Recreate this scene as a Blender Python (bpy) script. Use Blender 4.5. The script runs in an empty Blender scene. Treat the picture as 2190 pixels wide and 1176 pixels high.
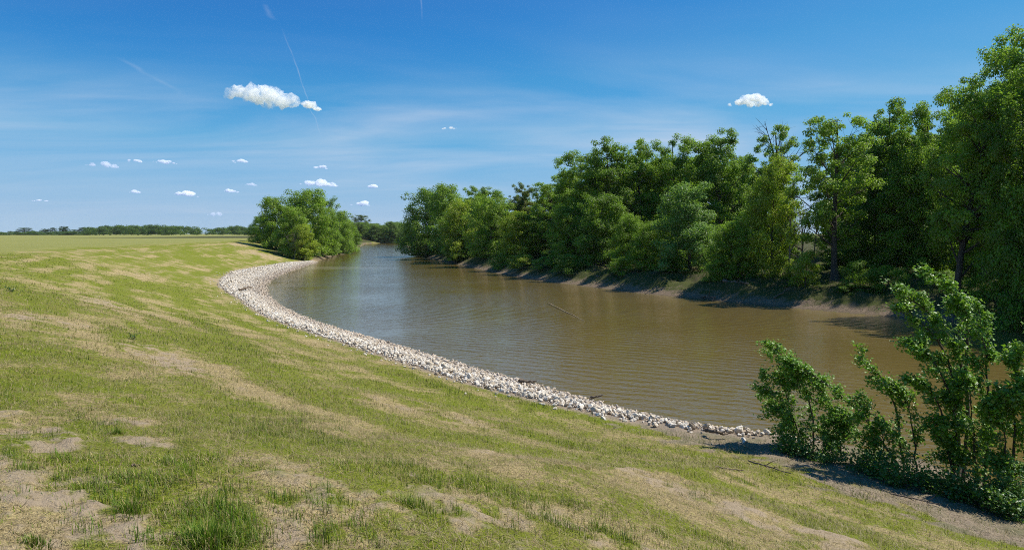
import bpy, math, random
import numpy as np
from mathutils import Vector

S = bpy.context.scene
C = S.collection
PI = math.pi

# ------------------------------------------------------------------ camera
EYE, F, CX, HY = 6.0, 1460.0, 1095.0, 500.0       # eye height over the water, focal length and horizon of the photo in pixels
cam = bpy.data.cameras.new('camera'); cam.sensor_width = 36.0; cam.lens = 24.0
cam.shift_y = -88.0 / 2190.0
cam.clip_start = 0.1; cam.clip_end = 120000
co = bpy.data.objects.new('camera', cam); C.objects.link(co)
co.location = (0, 0, EYE); co.rotation_euler = (PI / 2, 0, 0)
S.camera = co

# ------------------------------------------------------------------ light, sky, exposure
SUN_AZ, SUN_EL = math.radians(76), math.radians(56)        # azimuth measured from +Y towards +X
sd = Vector((math.sin(SUN_AZ) * math.cos(SUN_EL), math.cos(SUN_AZ) * math.cos(SUN_EL), math.sin(SUN_EL)))
sl = bpy.data.lights.new('sun', 'SUN'); sl.energy = 4.8; sl.angle = math.radians(0.53); sl.color = (1.0, 0.955, 0.87)
so = bpy.data.objects.new('sun', sl); C.objects.link(so)
so.location = (0, 0, 60); so.rotation_euler = (-sd).to_track_quat('-Z', 'Y').to_euler()
S.view_settings.view_transform = 'Standard'; S.view_settings.look = 'None'
S.view_settings.exposure = 0.42; S.view_settings.gamma = 1.0
try: S.view_settings.use_curve_mapping = False
except Exception: pass
S.render.engine = 'CYCLES'
S.cycles.max_bounces = 16; S.cycles.diffuse_bounces = 5; S.cycles.glossy_bounces = 3
S.cycles.transmission_bounces = 4; S.cycles.volume_bounces = 16; S.cycles.transparent_max_bounces = 8
S.cycles.use_denoising = False; S.cycles.filter_width = 1.0; S.cycles.sample_clamp_indirect = 3.0

class NT:
    """small helper to wire shader nodes"""
    def __init__(s, tree): s.t = tree; tree.nodes.clear()
    def n(s, typ, **kw):
        nd = s.t.nodes.new(typ)
        for k, v in kw.items():
            if k == 'ins':
                for a, b in v.items():
                    if isinstance(b, bpy.types.NodeSocket): s.t.links.new(b, nd.inputs[a])
                    else: nd.inputs[a].default_value = b
            else: setattr(nd, k, v)
        return nd
    def math(s, op, a, b=None, c=None, clamp=False):
        nd = s.n('ShaderNodeMath', operation=op, use_clamp=clamp)
        for i, v in enumerate((a, b, c)):
            if v is None: continue
            if isinstance(v, bpy.types.NodeSocket): s.t.links.new(v, nd.inputs[i])
            else: nd.inputs[i].default_value = v
        return nd.outputs[0]
    def mix(s, f, a, b, blend='MIX'):
        nd = s.n('ShaderNodeMix', data_type='RGBA', blend_type=blend)
        for i, v in ((0, f), (6, a), (7, b)):
            if isinstance(v, bpy.types.NodeSocket): s.t.links.new(v, nd.inputs[i])
            else:
                nd.inputs[i].default_value = v if i == 0 else (tuple(v) + (1,))[:4]
        return nd.outputs[2]
    def ramp(s, fac, stops, interp='LINEAR'):
        nd = s.n('ShaderNodeValToRGB'); s.t.links.new(fac, nd.inputs[0])
        el = nd.color_ramp.elements; nd.color_ramp.interpolation = interp
        while len(el) < len(stops): el.new(0.5)
        for e, (p, c) in zip(el, stops):
            e.position = p; e.color = (c, c, c, 1) if not isinstance(c, tuple) else c + (1,)
        return nd.outputs[0]
    def noise(s, vec, scale, detail=4, rough=0.55, dist=0.0, out=0):
        nd = s.n('ShaderNodeTexNoise'); s.t.links.new(vec, nd.inputs['Vector'])
        nd.inputs['Scale'].default_value = scale; nd.inputs['Detail'].default_value = detail
        nd.inputs['Roughness'].default_value = rough; nd.inputs['Distortion'].default_value = dist
        return nd.outputs[out]
    def mapping(s, vec, rot=(0, 0, 0), scale=(1, 1, 1), loc=(0, 0, 0)):
        nd = s.n('ShaderNodeMapping'); s.t.links.new(vec, nd.inputs[0])
        nd.inputs['Location'].default_value = loc
        nd.inputs['Rotation'].default_value = rot; nd.inputs['Scale'].default_value = scale
        return nd.outputs[0]

W = bpy.data.worlds.new("World"); S.world = W; W.use_nodes = True
w = NT(W.node_tree)
sky = w.n('ShaderNodeTexSky', sky_type='NISHITA', sun_disc=False, sun_elevation=SUN_EL, sun_rotation=SUN_AZ,
          altitude=100.0, air_density=0.7, dust_density=0.0, ozone_density=2.0)
# tone curve of the polarised deep blue sky, one curve per channel
sc_ = w.n('ShaderNodeSeparateColor', ins={0: sky.outputs[0]})
def chan(k, stops): return w.math('MULTIPLY', w.ramp(w.math('MULTIPLY', sc_.outputs[k], 0.1), stops), 10.0)
hs = w.n('ShaderNodeCombineColor', ins={
    0: chan(0, [(0.10, .022), (0.14, .036), (0.19, .076), (0.24, .120), (0.40, .27), (0.56, .345), (0.75, .38), (1, .45)]),
    1: chan(1, [(0.18, .17), (0.24, .250), (0.29, .325), (0.38, .415), (0.565, .50), (0.70, .53), (0.80, .55), (1, .60)]),
    2: chan(2, [(0.30, .50), (0.43, .63), (0.55, .71), (0.65, .745), (0.75, .75), (1, .80)])})
geo = w.n('ShaderNodeTexCoord')
sep = w.n('ShaderNodeSeparateXYZ', ins={0: geo.outputs['Generated']})
zc = w.math('MAXIMUM', sep.outputs[2], 0.02)
# the high cloud sheet: direction projected on a flat layer overhead
px_ = w.math('DIVIDE', sep.outputs[0], w.math('ADD', zc, 0.08)); py_ = w.math('DIVIDE', sep.outputs[1], w.math('ADD', zc, 0.08))
lay = w.n('ShaderNodeCombineXYZ', ins={0: px_, 1: py_}).outputs[0]
m1 = w.mapping(lay, rot=(0, 0, 0.35), scale=(0.42, 0.85, 1))
c1 = w.noise(m1, 0.8, 5, 0.50, 1.0)
m2 = w.mapping(lay, rot=(0, 0, -0.5), scale=(0.45, 1.1, 1), loc=(3.1, 1.7, 0))
c2 = w.noise(m2, 1.6, 5, 0.55, 1.4)
wis = w.math('MULTIPLY', w.ramp(c1, [(0.38, 0.04), (0.72, 0.9)]), w.ramp(c2, [(0.25, 0.45), (0.75, 1.0)]))
elev = w.ramp(sep.outputs[2], [(0.0, 0.2), (0.08, 0.5), (0.13, 0.85), (0.17, 0.75), (0.21, 0.30), (0.27, 0.08), (0.5, 0.03)])
cir = w.math('MULTIPLY', wis, elev)
# vapour trail: a thin drifting line on the same layer, two short pieces of it
def trail(p, q, wid, strength, seed):
    ax, ay = p; bx, by = q
    L = math.hypot(bx - ax, by - ay); ux, uy = (bx - ax) / L, (by - ay) / L
    dx = w.math('SUBTRACT', px_, ax); dy = w.math('SUBTRACT', py_, ay)
    al = w.math('ADD', w.math('MULTIPLY', dx, ux), w.math('MULTIPLY', dy, uy))
    ac = w.math('SUBTRACT', w.math('MULTIPLY', dx, -uy), w.math('MULTIPLY', dy, -ux))
    wob = w.math('MULTIPLY', w.math('SUBTRACT', w.noise(lay, 2.2, 3, 0.5), 0.5), wid * 9)
    d = w.math('ABSOLUTE', w.math('ADD', ac, wob))
    core = w.math('SUBTRACT', 1.0, w.math('DIVIDE', d, wid), clamp=True)
    u = w.math('DIVIDE', al, L)
    ends = w.math('MULTIPLY', w.ramp(u, [(0.0, 0.0), (0.12, 1.0), (0.75, 0.7), (1.0, 0.0)]),
                  w.ramp(w.noise(lay, 5.0 + seed, 3, 0.6), [(0.3, 0.25), (0.6, 1.0)]))
    return w.math('MULTIPLY', w.math('MULTIPLY', core, ends), strength)
def lp(x, y):
    v = Vector(((x - CX) / F, 1.0, (HY - y) / F)).normalized()
    return v.x / (v.z + 0.08), v.y / (v.z + 0.08)
t1 = trail(lp(603, 60), lp(690, 300), 0.0045, 0.27, 0.0)
t2 = trail(lp(572, 8), lp(592, 45), 0.014, 0.17, 2.0)
t3 = trail(lp(898, -10), lp(903, 45), 0.004, 0.18, 4.0)
t4 = trail(lp(245, 122), lp(405, 208), 0.022, 0.13, 1.0)
tot = w.math('ADD', w.math('ADD', w.math('ADD', t1, t2), w.math('ADD', t3, t4)), cir, clamp=True)
skyc = w.mix(tot, hs.outputs[0], (6.2, 7.0, 8.3))
bg = w.n('ShaderNodeBackground', ins={'Color': skyc, 'Strength': 0.075})
w.n('ShaderNodeOutputWorld', ins={0: bg.outputs[0]})

# ------------------------------------------------------------------ mesh helpers
class MB:
    """collects vertices and faces (numpy) and links them as ONE mesh object"""
    def __init__(s): s.v = []; s.f = []; s.n = 0; s.c = []
    def add(s, v, f, c=None):
        """v (N,3); f (M,k) index array; c (N,3) colours or None"""
        v = np.asarray(v, float).reshape(-1, 3); f = np.asarray(f, np.int64)
        s.v.append(v); s.f.append(f + s.n); s.n += len(v)
        if c is not None: s.c.append(np.asarray(c, np.float32).reshape(-1, 3))
    def mesh(s, name, mat, smooth=False):
        me = bpy.data.meshes.new(name)
        v = np.concatenate(s.v) if s.v else np.zeros((0, 3))
        me.vertices.add(len(v)); me.vertices.foreach_set('co', v.astype(np.float32).ravel())
        li = np.concatenate([f.ravel() for f in s.f]); sz = np.concatenate([np.full(len(f), f.shape[1]) for f in s.f])
        st = np.concatenate([[0], np.cumsum(sz)[:-1]])
        me.loops.add(len(li)); me.loops.foreach_set('vertex_index', li.astype(np.int32))
        me.polygons.add(len(sz)); me.polygons.foreach_set('loop_start', st.astype(np.int32))
        if s.c:
            c = np.concatenate(s.c); a = me.color_attributes.new('tint', 'FLOAT_COLOR', 'POINT')
            a.data.foreach_set('color', np.concatenate([c, np.ones((len(c), 1), np.float32)], 1).astype(np.float32).ravel())
        me.update(calc_edges=True)
        me.polygons.foreach_set('use_smooth', np.full(len(sz), bool(smooth)))
        if mat: me.materials.append(mat)
        return me
    def build(s, name, mat, parent=None, smooth=False):
        o = bpy.data.objects.new(name, s.mesh(name, mat, smooth)); C.objects.link(o)
        if parent: o.parent = parent
        return o

def tag(o, label=None, cat=None, group=None, kind=None):
    if label: o['label'] = label
    if cat: o['category'] = cat
    if group: o['group'] = group
    if kind: o['kind'] = kind
    return o
def empty(name, loc=(0, 0, 0), rz=0.0):
    o = bpy.data.objects.new(name, None); C.objects.link(o); o.location = loc; o.rotation_euler = (0, 0, rz)
    o.empty_display_size = 0.3
    return o
def copy_tree(o):
    c = o.copy(); C.objects.link(c)
    for ch in list(o.children):
        d = ch.copy(); C.objects.link(d); d.parent = c
    return c

def hash2(ix, iy, seed):
    h = (ix.astype(np.int64) * 374761393 + iy.astype(np.int64) * 668265263 + seed * 974634777) & 0xffffffff
    h = ((h ^ (h >> 13)) * 1274126177) & 0xffffffff
    h = (h ^ (h >> 16)) & 0xffffffff
    return h / 4294967295.0
def vnoise(x, y, seed=0):
    x = np.asarray(x, float); y = np.asarray(y, float)
    ix = np.floor(x); iy = np.floor(y); fx = x - ix; fy = y - iy
    fx = fx * fx * (3 - 2 * fx); fy = fy * fy * (3 - 2 * fy)
    a = hash2(ix, iy, seed); b = hash2(ix + 1, iy, seed); c = hash2(ix, iy + 1, seed); d = hash2(ix + 1, iy + 1, seed)
    return (a * (1 - fx) + b * fx) * (1 - fy) + (c * (1 - fx) + d * fx) * fy
def fbm(x, y, seed=0, oct=4):
    t = 0; amp = 0.5; tot = 0
    for k in range(oct):
        t = t + amp * vnoise(x, y, seed + k * 17); tot += amp
        x = x * 2.03 + 3.7; y = y * 2.03 + 1.3; amp *= 0.5
    return t / tot
def sstep(a, b, x):
    t = np.clip((x - a) / (b - a), 0, 1); return t * t * (3 - 2 * t)

# ------------------------------------------------------------------ river course (metres; water level is z = 0)
def w2(px, py): Y = EYE * F / (py - HY); return ((px - CX) / F * Y, Y)
near_px = [(2190, 1062), (2060, 1010), (1900, 965), (1760, 944), (1640, 926), (1538, 916), (1411, 895), (1281, 862), (1167, 830), (1011, 787), (880, 748),
           (790, 722), (710, 700), (640, 676), (590, 650), (562, 622), (572, 601), (615, 581), (672, 563), (706, 550), (742, 537), (766, 530), (779, 524)]
L = [(420, -110), (120, -42), (60, -15), (30, 1), (17, 10.2)] + [w2(*p) for p in near_px] + [(-92, 425), (-62, 470), (100, 520), (400, 560), (1500, 640)]
right_px = [(2190, 702), (2050, 690), (1900, 678), (1700, 660), (1600, 650), (1500, 640), (1350, 626), (1250, 612), (1150, 600), (1080, 588), (1000, 571), (940, 558), (895, 546), (872, 535), (866, 526)]
R = [(440, -60), (200, -15), (100, 8), (60, 25), (42, 37.5)] + [w2(*p) for p in right_px] + [(-54, 400), (-30, 432), (110, 480), (400, 520), (1500, 600)]
def smooth_line(P, it=2):
    P = np.array(P, float)
    for _ in range(it):
        a = P[:-1] * 0.75 + P[1:] * 0.25; b = P[:-1] * 0.25 + P[1:] * 0.75
        P = np.concatenate([P[:1], np.stack([a, b], 1).reshape(-1, 2), P[-1:]])
    return P
L = smooth_line(L); R = smooth_line(R)
def dist_line(P, x, y):
    """distance and arc length along polyline P"""
    d2 = np.full(x.shape, 1e18); tt = np.zeros(x.shape); acc = 0.0
    for (ax, ay), (bx, by) in zip(P[:-1], P[1:]):
        ux, uy = bx - ax, by - ay; l2 = ux * ux + uy * uy; l = math.sqrt(l2)
        u = np.clip(((x - ax) * ux + (y - ay) * uy) / l2, 0, 1)
        q = (x - ax - u * ux) ** 2 + (y - ay - u * uy) ** 2
        m = q < d2; d2 = np.where(m, q, d2); tt = np.where(m, acc + u * l, tt); acc += l
    return np.sqrt(d2), tt
POLY = np.concatenate([L, R[::-1]])
def in_river(x, y):
    ins = np.zeros(x.shape, bool); n = len(POLY)
    for i in range(n):
        x1, y1 = POLY[i]; x2, y2 = POLY[(i + 1) % n]
        if y1 == y2: continue
        m = ((y1 > y) != (y2 > y)) & (x < (x2 - x1) * (y - y1) / (y2 - y1) + x1)
        ins ^= m
    return ins
def station(px, py):
    a = np.array([w2(px, py)]); return float(dist_line(L, a[:, 0], a[:, 1])[1][0])
T_ROCK0 = station(1640, 926); T_BEND = station(570, 605); T_ROCK1 = station(676, 561)

def fields(x, y):
    """height and ground cover at (x, y): dict of arrays"""
    x = np.asarray(x, float); y = np.asarray(y, float)
    dl, t = dist_line(L, x, y); dr, _ = dist_line(R, x, y)
    ins = in_river(x, y); near = dl < dr
    s = np.where(near, dl, dr)
    jit = (fbm(x / 1.7, y / 1.7, 5, 3) - 0.5)
    # near bank profile
    zl = np.interp(dl, [0, 0.8, 3.2, 5.0, 8, 12, 16, 19.5, 23, 27, 60, 4000], [0, .16, .36, .62, 1.35, 2.42, 3.45, 4.12, 4.36, 4.42, 4.44, 4.40])
    zl += jit * 0.16 * sstep(3, 7, dl) * (1 - sstep(20, 40, dl)) + (fbm(x / 7, y / 7, 9, 2) - 0.5) * 0.22 * sstep(5, 10, dl) * (1 - sstep(24, 40, dl))
    far_bank = sstep(T_ROCK1 + 2, T_ROCK1 + 12, t)
    zl = np.where(near, zl + far_bank * 0.5 * sstep(0, 2, dl) * (1 - sstep(8, 14, dl)), zl)
    # wooded bank profile
    dr2 = dr + (fbm(x / 5, y / 5, 31, 3) - 0.5) * 1.6 * sstep(0.0, 2.0, dr)
    zr = np.interp(dr2, [0, 0.6, 1.4, 2.8, 5.5, 11, 20, 60, 4000], [0, .12, .48, 1.25, 1.85, 2.15, 2.4, 2.6, 3.2])
    zr += (fbm(x / 1.7, y / 1.7, 33, 5) - 0.5) * 1.25 * sstep(0.5, 3.0, dr)
    z = np.where(near, zl, zr)
    z = np.where(ins, -np.minimum(s * 0.22 + 0.02, 2.5), np.maximum(z, 0.015 + 0.05 * np.minimum(s, 1)))
    # cover
    st = fbm(dl / 1.15 + 3.0, t / 8.5, 41, 3); bl = fbm(x / 1.5, y / 1.5, 47, 4); big = fbm(x / 9, y / 9, 53, 3)
    green = 0.08 + 0.92 * sstep(0.29, 0.68, 0.42 * st + 0.34 * bl + 0.24 * fbm(x / 0.55, y / 0.55, 57, 3))
    return dict(z=z, s=s, t=t, near=near, ins=ins, green=green, jit=jit, st=st, bl=bl)

def ray_ground(px, py, near=True):
    """where the sight line through a pixel of the photo meets the ground"""
    Y = np.geomspace(2.0, 700, 1500); X = (px - CX) / F * Y; Z = EYE - (py - HY) / F * Y
    z = np.maximum(fields(X, Y)['z'], 0)
    k = int(np.argmax(z >= Z)); return float(X[k]), float(Y[k]), float(z[k])

# bare, sandy or straw patches seen on the slope: pixel centre, half sizes in metres (along, across), strength
PATCH = [(355, 768, 1.9, .8, 1.0), (90, 684, 1.3, .9, .9), (215, 645, 3.6, .8, .85), (330, 672, 2.0, .5, .6), (110, 935, .95, .35, 1.2), (45, 1010, .5, .35, .9),
         (270, 905, .35, .25, 1.1), (300, 945, .5, .2, .9), (180, 1115, .45, .3, 1.3), (90, 1080, .8, .3, 1.1), (300, 1150, .5, .3, 1.3), (20, 1150, .6, .35, 1.2), (150, 1165, .5, .25, 1.3), (640, 1150, .5, .2, 1.0),
         (580, 1000, .7, .35, .7), (1080, 975, .9, .4, .7), (860, 875, .9, .3, .7), (1350, 1010, 1.3, .35, .8), (1560, 1080, 1.4, .4, .9), (1760, 1150, 1.2, .4, .9),
         (1010, 1100, .9, .4, .7), (760, 1085, .7, .4, .6), (530, 840, 1.5, .4, .5), (1000, 900, 1.6, .5, .6), (1270, 1140, .7, .3, .8), (560, 545, 6, 3, .8), (470, 600, 3, 2, .8), (510, 525, 8, 3, .6), (290, 545, 8, 2.0, .4), (300, 590, 5, 1.2, .5)]
GREENS = [(440, 555, 4.5, 2.0, .9), (620, 925, 1.6, .6, .7), (520, 740, 2.5, .7, .6), (450, 700, 3.0, .8, .6), (230, 905, .3, .25, 1.0), (280, 1060, .45, .4, 1.1), (440, 1130, .5, .45, 1.4), (160, 1100, .3, .2, .6), (1480, 940, 1.6, .4, .6), (1180, 880, 2.0, .45, .7), (950, 830, 2.0, .4, .7), (600, 880, 1.2, .5, .6), (1050, 1040, .9, .4, .6), (900, 1010, 1.0, .4, .5), (1200, 950, 1.3, .4, .5), (1900, 1080, 1.0, .35, .5), (1250, 1080, .9, .35, .5), (450, 1050, .7, .4, .5)]
_tr = random.Random(4)
GREENS += [(_tr.uniform(10, 760), _tr.uniform(900, 1172), _tr.uniform(.08, .22), _tr.uniform(.06, .14), 1.3) for _ in range(46)]
GREENS += [(_tr.uniform(760, 2000), _tr.uniform(960, 1172), _tr.uniform(.10, .30), _tr.uniform(.07, .16), 1.0) for _ in range(30)]
def _place(lst):
    out = []
    for px, py, a, b, k in lst:
        X, Y, Z = ray_ground(px, py); d0 = np.array([[X, Y], [X, Y]])
        e = 0.2; d = [float(dist_line(L, np.array([X + i]), np.array([Y + j]))[0][0]) for i, j in ((0, 0), (e, 0), (0, e))]
        gx, gy = (d[1] - d[0]) / e, (d[2] - d[0]) / e; l = math.hypot(gx, gy) or 1
        out.append((X, Y, -gy / l, gx / l, a, b, k))
    return out
PATCH = [(a, b, c * 1.15, d * 1.2, k * (0.95 if b > 880 and a < 720 else 1.0)) for a, b, c, d, k in PATCH]
PATCH = _place(PATCH); GREENS = _place(GREENS)

def cover(x, y):
    f = fields(x, y)
    wob = (fbm(x / 0.5, y / 0.5, 61, 5) - 0.5) * 2.6
    bare = np.zeros(np.shape(x)); lush = np.zeros(np.shape(x))
    for lst, arr in ((PATCH, bare), (GREENS, lush)):
        for X, Y, tx, ty, a, b, k in lst:
            u = ((x - X) * tx + (y - Y) * ty) / a; v = (-(x - X) * ty + (y - Y) * tx) / b
            r = np.sqrt(u * u + v * v) + wob * min(1, 2.5 * b)
            arr[:] = np.maximum(arr, k * (1 - sstep(0.1, 1.7, r)) * 0.72)
    bare *= 0.35 + 0.9 * sstep(0.34, 0.60, fbm(x / 0.22, y / 0.22, 65, 4))
    g = f['green']
    g = np.clip(g + lush * 0.8 - bare * 0.9, 0, 1)
    s, t = f['s'], f['t']
    nearb = f['near'] & ~f['ins']
    wid = rock_width(t)
    rock = np.where(nearb, (1 - sstep(wid, wid + 0.5, s)) * sstep(T_ROCK0 - 1.5, T_ROCK0 + 1, t) * (1 - sstep(T_ROCK1 + 1, T_ROCK1 + 3, t)), 0)
    toe = np.where(nearb, 0.7 * (1 - sstep(wid + 0.1, wid + 0.9 + wob * 0.6, s)), 0)         # sandy strip above the stones
    dirt_w = np.interp(t, [T_ROCK0 - 12, T_ROCK0 - 4, T_ROCK0, T_ROCK0 + 3, T_ROCK0 + 6], [5.4, 4.9, 4.0, 2.4, 0.3])
    dirt = np.where(nearb & (t < T_ROCK0 + 6), 1 - sstep(dirt_w - 0.9, dirt_w + 0.7, s + wob * 1.3), 0)
    field = np.where(nearb, sstep(20.5, 23.5, s + wob), 0)
    wood = np.where(~f['near'] & ~f['ins'], 1.0, 0.0) + np.where(nearb, sstep(T_ROCK1 + 3, T_ROCK1 + 9, t) * (1 - sstep(9, 12, s)), 0)
    f.update(green=g, bare=np.clip(bare, 0, 1), lush=lush, rock=rock, toe=toe, dirt=dirt, field=field, wood=np.clip(wood + np.where(nearb, sstep(T_ROCK1 + 90, T_ROCK1 + 130, t) * (1 - sstep(70, 120, s)), 0), 0, 1))
    return f
def rock_width(t):
    return np.interp(t, [T_ROCK0 - 2, T_ROCK0 + 3, T_ROCK0 + 10, T_ROCK0 + 22, T_BEND - 26, T_BEND - 8, T_BEND + 12, T_ROCK1 - 12, T_ROCK1], [0.7, 1.6, 2.6, 2.6, 2.5, 4.5, 5.6, 4.0, 1.2])

# ------------------------------------------------------------------ materials
def new_mat(name):
    m = bpy.data.materials.new(name); m.use_nodes = True
    return m, NT(m.node_tree)
def out(nt, sh): nt.n('ShaderNodeOutputMaterial', ins={0: sh})

def ground_material():
    m, n = new_mat('bank_ground')
    P = n.n('ShaderNodeNewGeometry').outputs['Position']
    a1 = n.n('ShaderNodeVertexColor', layer_name='cover'); a2 = n.n('ShaderNodeVertexColor', layer_name='cover2')
    s1 = n.n('ShaderNodeSeparateColor', ins={0: a1.outputs[0]}); s2 = n.n('ShaderNodeSeparateColor', ins={0: a2.outputs[0]})
    green, bare, rock = s1.outputs[0], s1.outputs[1], s1.outputs[2]
    dirt, field, wood = s2.outputs[0], s2.outputs[1], s2.outputs[2]
    nf = n.noise(P, 38, 4, 0.7); nm = n.noise(P, 9, 5, 0.65); nb = n.noise(P, 1.4, 5, 0.6); nff = n.noise(P, 110, 3, 0.7)
    soil = n.mix(nm, (0.25, 0.185, 0.12), (0.44, 0.345, 0.235))
    mic = n.ramp(n.math('ADD', n.math('MULTIPLY', nf, 0.6), n.math('MULTIPLY', nff, 0.4)), [(0.38, 0.0), (0.60, 1.0)])
    straw = n.mix(mic, (0.062, 0.043, 0.016), (0.56, 0.435, 0.205))
    grass = n.mix(mic, (0.038, 0.058, 0.003), (0.225, 0.262, 0.014))
    grass = n.mix(n.ramp(nb, [(0.40, 0.0), (0.7, 0.55)]), grass, n.mix(mic, (0.076, 0.061, 0.015), (0.304, 0.258, 0.076)))
    ga = n.math('ADD', green, n.math('MULTIPLY', n.math('SUBTRACT', nm, 0.5), 2.0))
    ga = n.math('ADD', ga, n.math('MULTIPLY', n.math('SUBTRACT', nf, 0.5), 1.5))
    gf = n.ramp(ga, [(0.22, 0.0), (0.62, 1.0)])
    col = n.mix(gf, straw, grass)
    ba = n.math('ADD', n.math('ADD', bare, n.math('MULTIPLY', n.math('SUBTRACT', nm, 0.5), 1.6)), n.math('MULTIPLY', n.math('SUBTRACT', nf, 0.5), 0.8))
    col = n.mix(n.ramp(ba, [(0.30, 0.0), (0.75, 0.9)]), col, soil)
    fcol = n.mix(n.ramp(n.noise(n.mapping(P, rot=(0, 0, 0.5), scale=(1, .12, 1)), 0.35, 5, 0.65), [(0.3, 0.0), (0.7, 1.0)]), (0.225, 0.230, 0.060), (0.160, 0.190, 0.036))
    fcol = n.mix(n.ramp(nm, [(0.35, 0.0), (0.75, 0.6)]), fcol, (0.319, 0.251, 0.099))
    col = n.mix(field, col, fcol)
    litter = n.mix(n.ramp(nf, [(0.35, 0.0), (0.7, 1.0)]), (0.10, 0.073, 0.045), (0.44, 0.35, 0.25))
    litter = n.mix(n.ramp(nb, [(0.4, 0.0), (0.65, 0.5)]), litter, (0.076, 0.099, 0.023))
    da = n.math('ADD', dirt, n.math('MULTIPLY', n.math('SUBTRACT', nm, 0.5), 0.8))
    col = n.mix(n.ramp(da, [(0.3, 0.0), (0.6, 1.0)]), col, litter)
    bed = n.mix(nm, (0.182, 0.137, 0.095), (0.350, 0.281, 0.205))
    col = n.mix(rock, col, bed)
    # the wooded bank: mud by the water, leaf litter and green cover further up
    sx = n.n('ShaderNodeSeparateXYZ', ins={0: P})
    mud = n.mix(n.ramp(nm, [(0.3, 0.0), (0.7, 1.0)]), (0.099, 0.068, 0.044), (0.258, 0.190, 0.125))
    cov = n.mix(n.ramp(nf, [(0.3, 0.0), (0.7, 1.0)]), (0.030, 0.032, 0.010), (0.085, 0.105, 0.020))
    hz = n.math('ADD', sx.outputs[2], n.math('MULTIPLY', n.math('SUBTRACT', nb, 0.5), 2.2))
    wcol = n.mix(n.ramp(hz, [(0.18, 0.0), (0.80, 1.0)]), mud, cov)
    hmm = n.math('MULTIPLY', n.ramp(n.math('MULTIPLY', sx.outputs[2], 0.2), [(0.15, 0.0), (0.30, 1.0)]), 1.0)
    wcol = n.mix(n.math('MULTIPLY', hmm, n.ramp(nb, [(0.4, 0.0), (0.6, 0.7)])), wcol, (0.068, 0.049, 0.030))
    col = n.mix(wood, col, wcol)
    # wet earth right at the waterline
    wet = n.ramp(sx.outputs[2], [(0.03, 0.55), (0.16, 0.0)])
    col = n.mix(wet, col, (0.085, 0.062, 0.038))
    hgt = n.math('ADD', n.math('ADD', n.math('MULTIPLY', nf, 0.5), n.math('MULTIPLY', nm, 1.2)), n.math('MULTIPLY', nff, 0.25))
    bp = n.n('ShaderNodeBump', ins={'Strength': 0.9, 'Distance': 0.06, 'Height': hgt})
    b = n.n('ShaderNodeBsdfPrincipled', ins={'Base Color': col, 'Roughness': 0.95, 'Specular IOR Level': 0.15, 'Normal': bp.outputs[0]})
    out(n, b.outputs[0]); return m

def water_material():
    m, n = new_mat('silty_water')
    P = n.n('ShaderNodeNewGeometry').outputs['Position']
    big = n.noise(P, 0.045, 4, 0.6, 0.4)
    col = n.mix(n.ramp(big, [(0.3, 0.0), (0.7, 1.0)]), (0.120, 0.086, 0.025), (0.150, 0.108, 0.034))
    # thin silty bar lying under the surface off the end of the stones
    bx, by = w2(690, 573)
    d = n.n('ShaderNodeVectorMath', operation='SUBTRACT', ins={0: P, 1: (bx, by, 0)}).outputs[0]
    d = n.mapping(d, rot=(0, 0, -0.25), scale=(1 / 16.0, 1 / 7.0, 0))
    ln = n.n('ShaderNodeVectorMath', operation='LENGTH', ins={0: d}).outputs['Value']
    ln = n.math('ADD', ln, n.math('MULTIPLY', n.math('SUBTRACT', n.noise(P, 0.25, 4, 0.6), 0.5), 1.0))
    col = n.mix(n.ramp(ln, [(0.2, 0.55), (1.0, 0.0)]), col, (0.34, 0.28, 0.18))
    m1 = n.mapping(P, rot=(0, 0, 0.62), scale=(0.8, 1.5, 1))
    r1 = n.noise(m1, 1.7, 3, 0.55, 0.5)
    wv = n.n('ShaderNodeTexWave', wave_type='BANDS', bands_direction='Y', wave_profile='SIN',
             ins={'Vector': n.mapping(P, rot=(0, 0, 0.52)), 'Scale': 0.42, 'Distortion': 9.0, 'Detail': 3.0, 'Detail Scale': 0.35, 'Detail Roughness': 0.55})
    r2 = n.noise(n.mapping(P, rot=(0, 0, -0.3), scale=(0.8, 1.4, 1)), 6.5, 2, 0.5)
    patch = n.ramp(n.noise(P, 0.11, 3, 0.5, 0.5), [(0.3, 0.45), (0.65, 1.0)])
    h = n.math('ADD', n.math('MULTIPLY', r1, 1.0), n.math('ADD', n.math('MULTIPLY', wv.outputs[1], 0.22), n.math('MULTIPLY', r2, 0.34)))
    h = n.math('MULTIPLY', h, patch)
    bp = n.n('ShaderNodeBump', ins={'Strength': 1.0, 'Distance': 0.046, 'Height': h})
    b = n.n('ShaderNodeBsdfPrincipled', ins={'Base Color': col, 'Roughness': 0.045, 'IOR': 1.46, 'Specular IOR Level': 0.5, 'Normal': bp.outputs[0]})
    out(n, b.outputs[0]); return m

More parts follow.
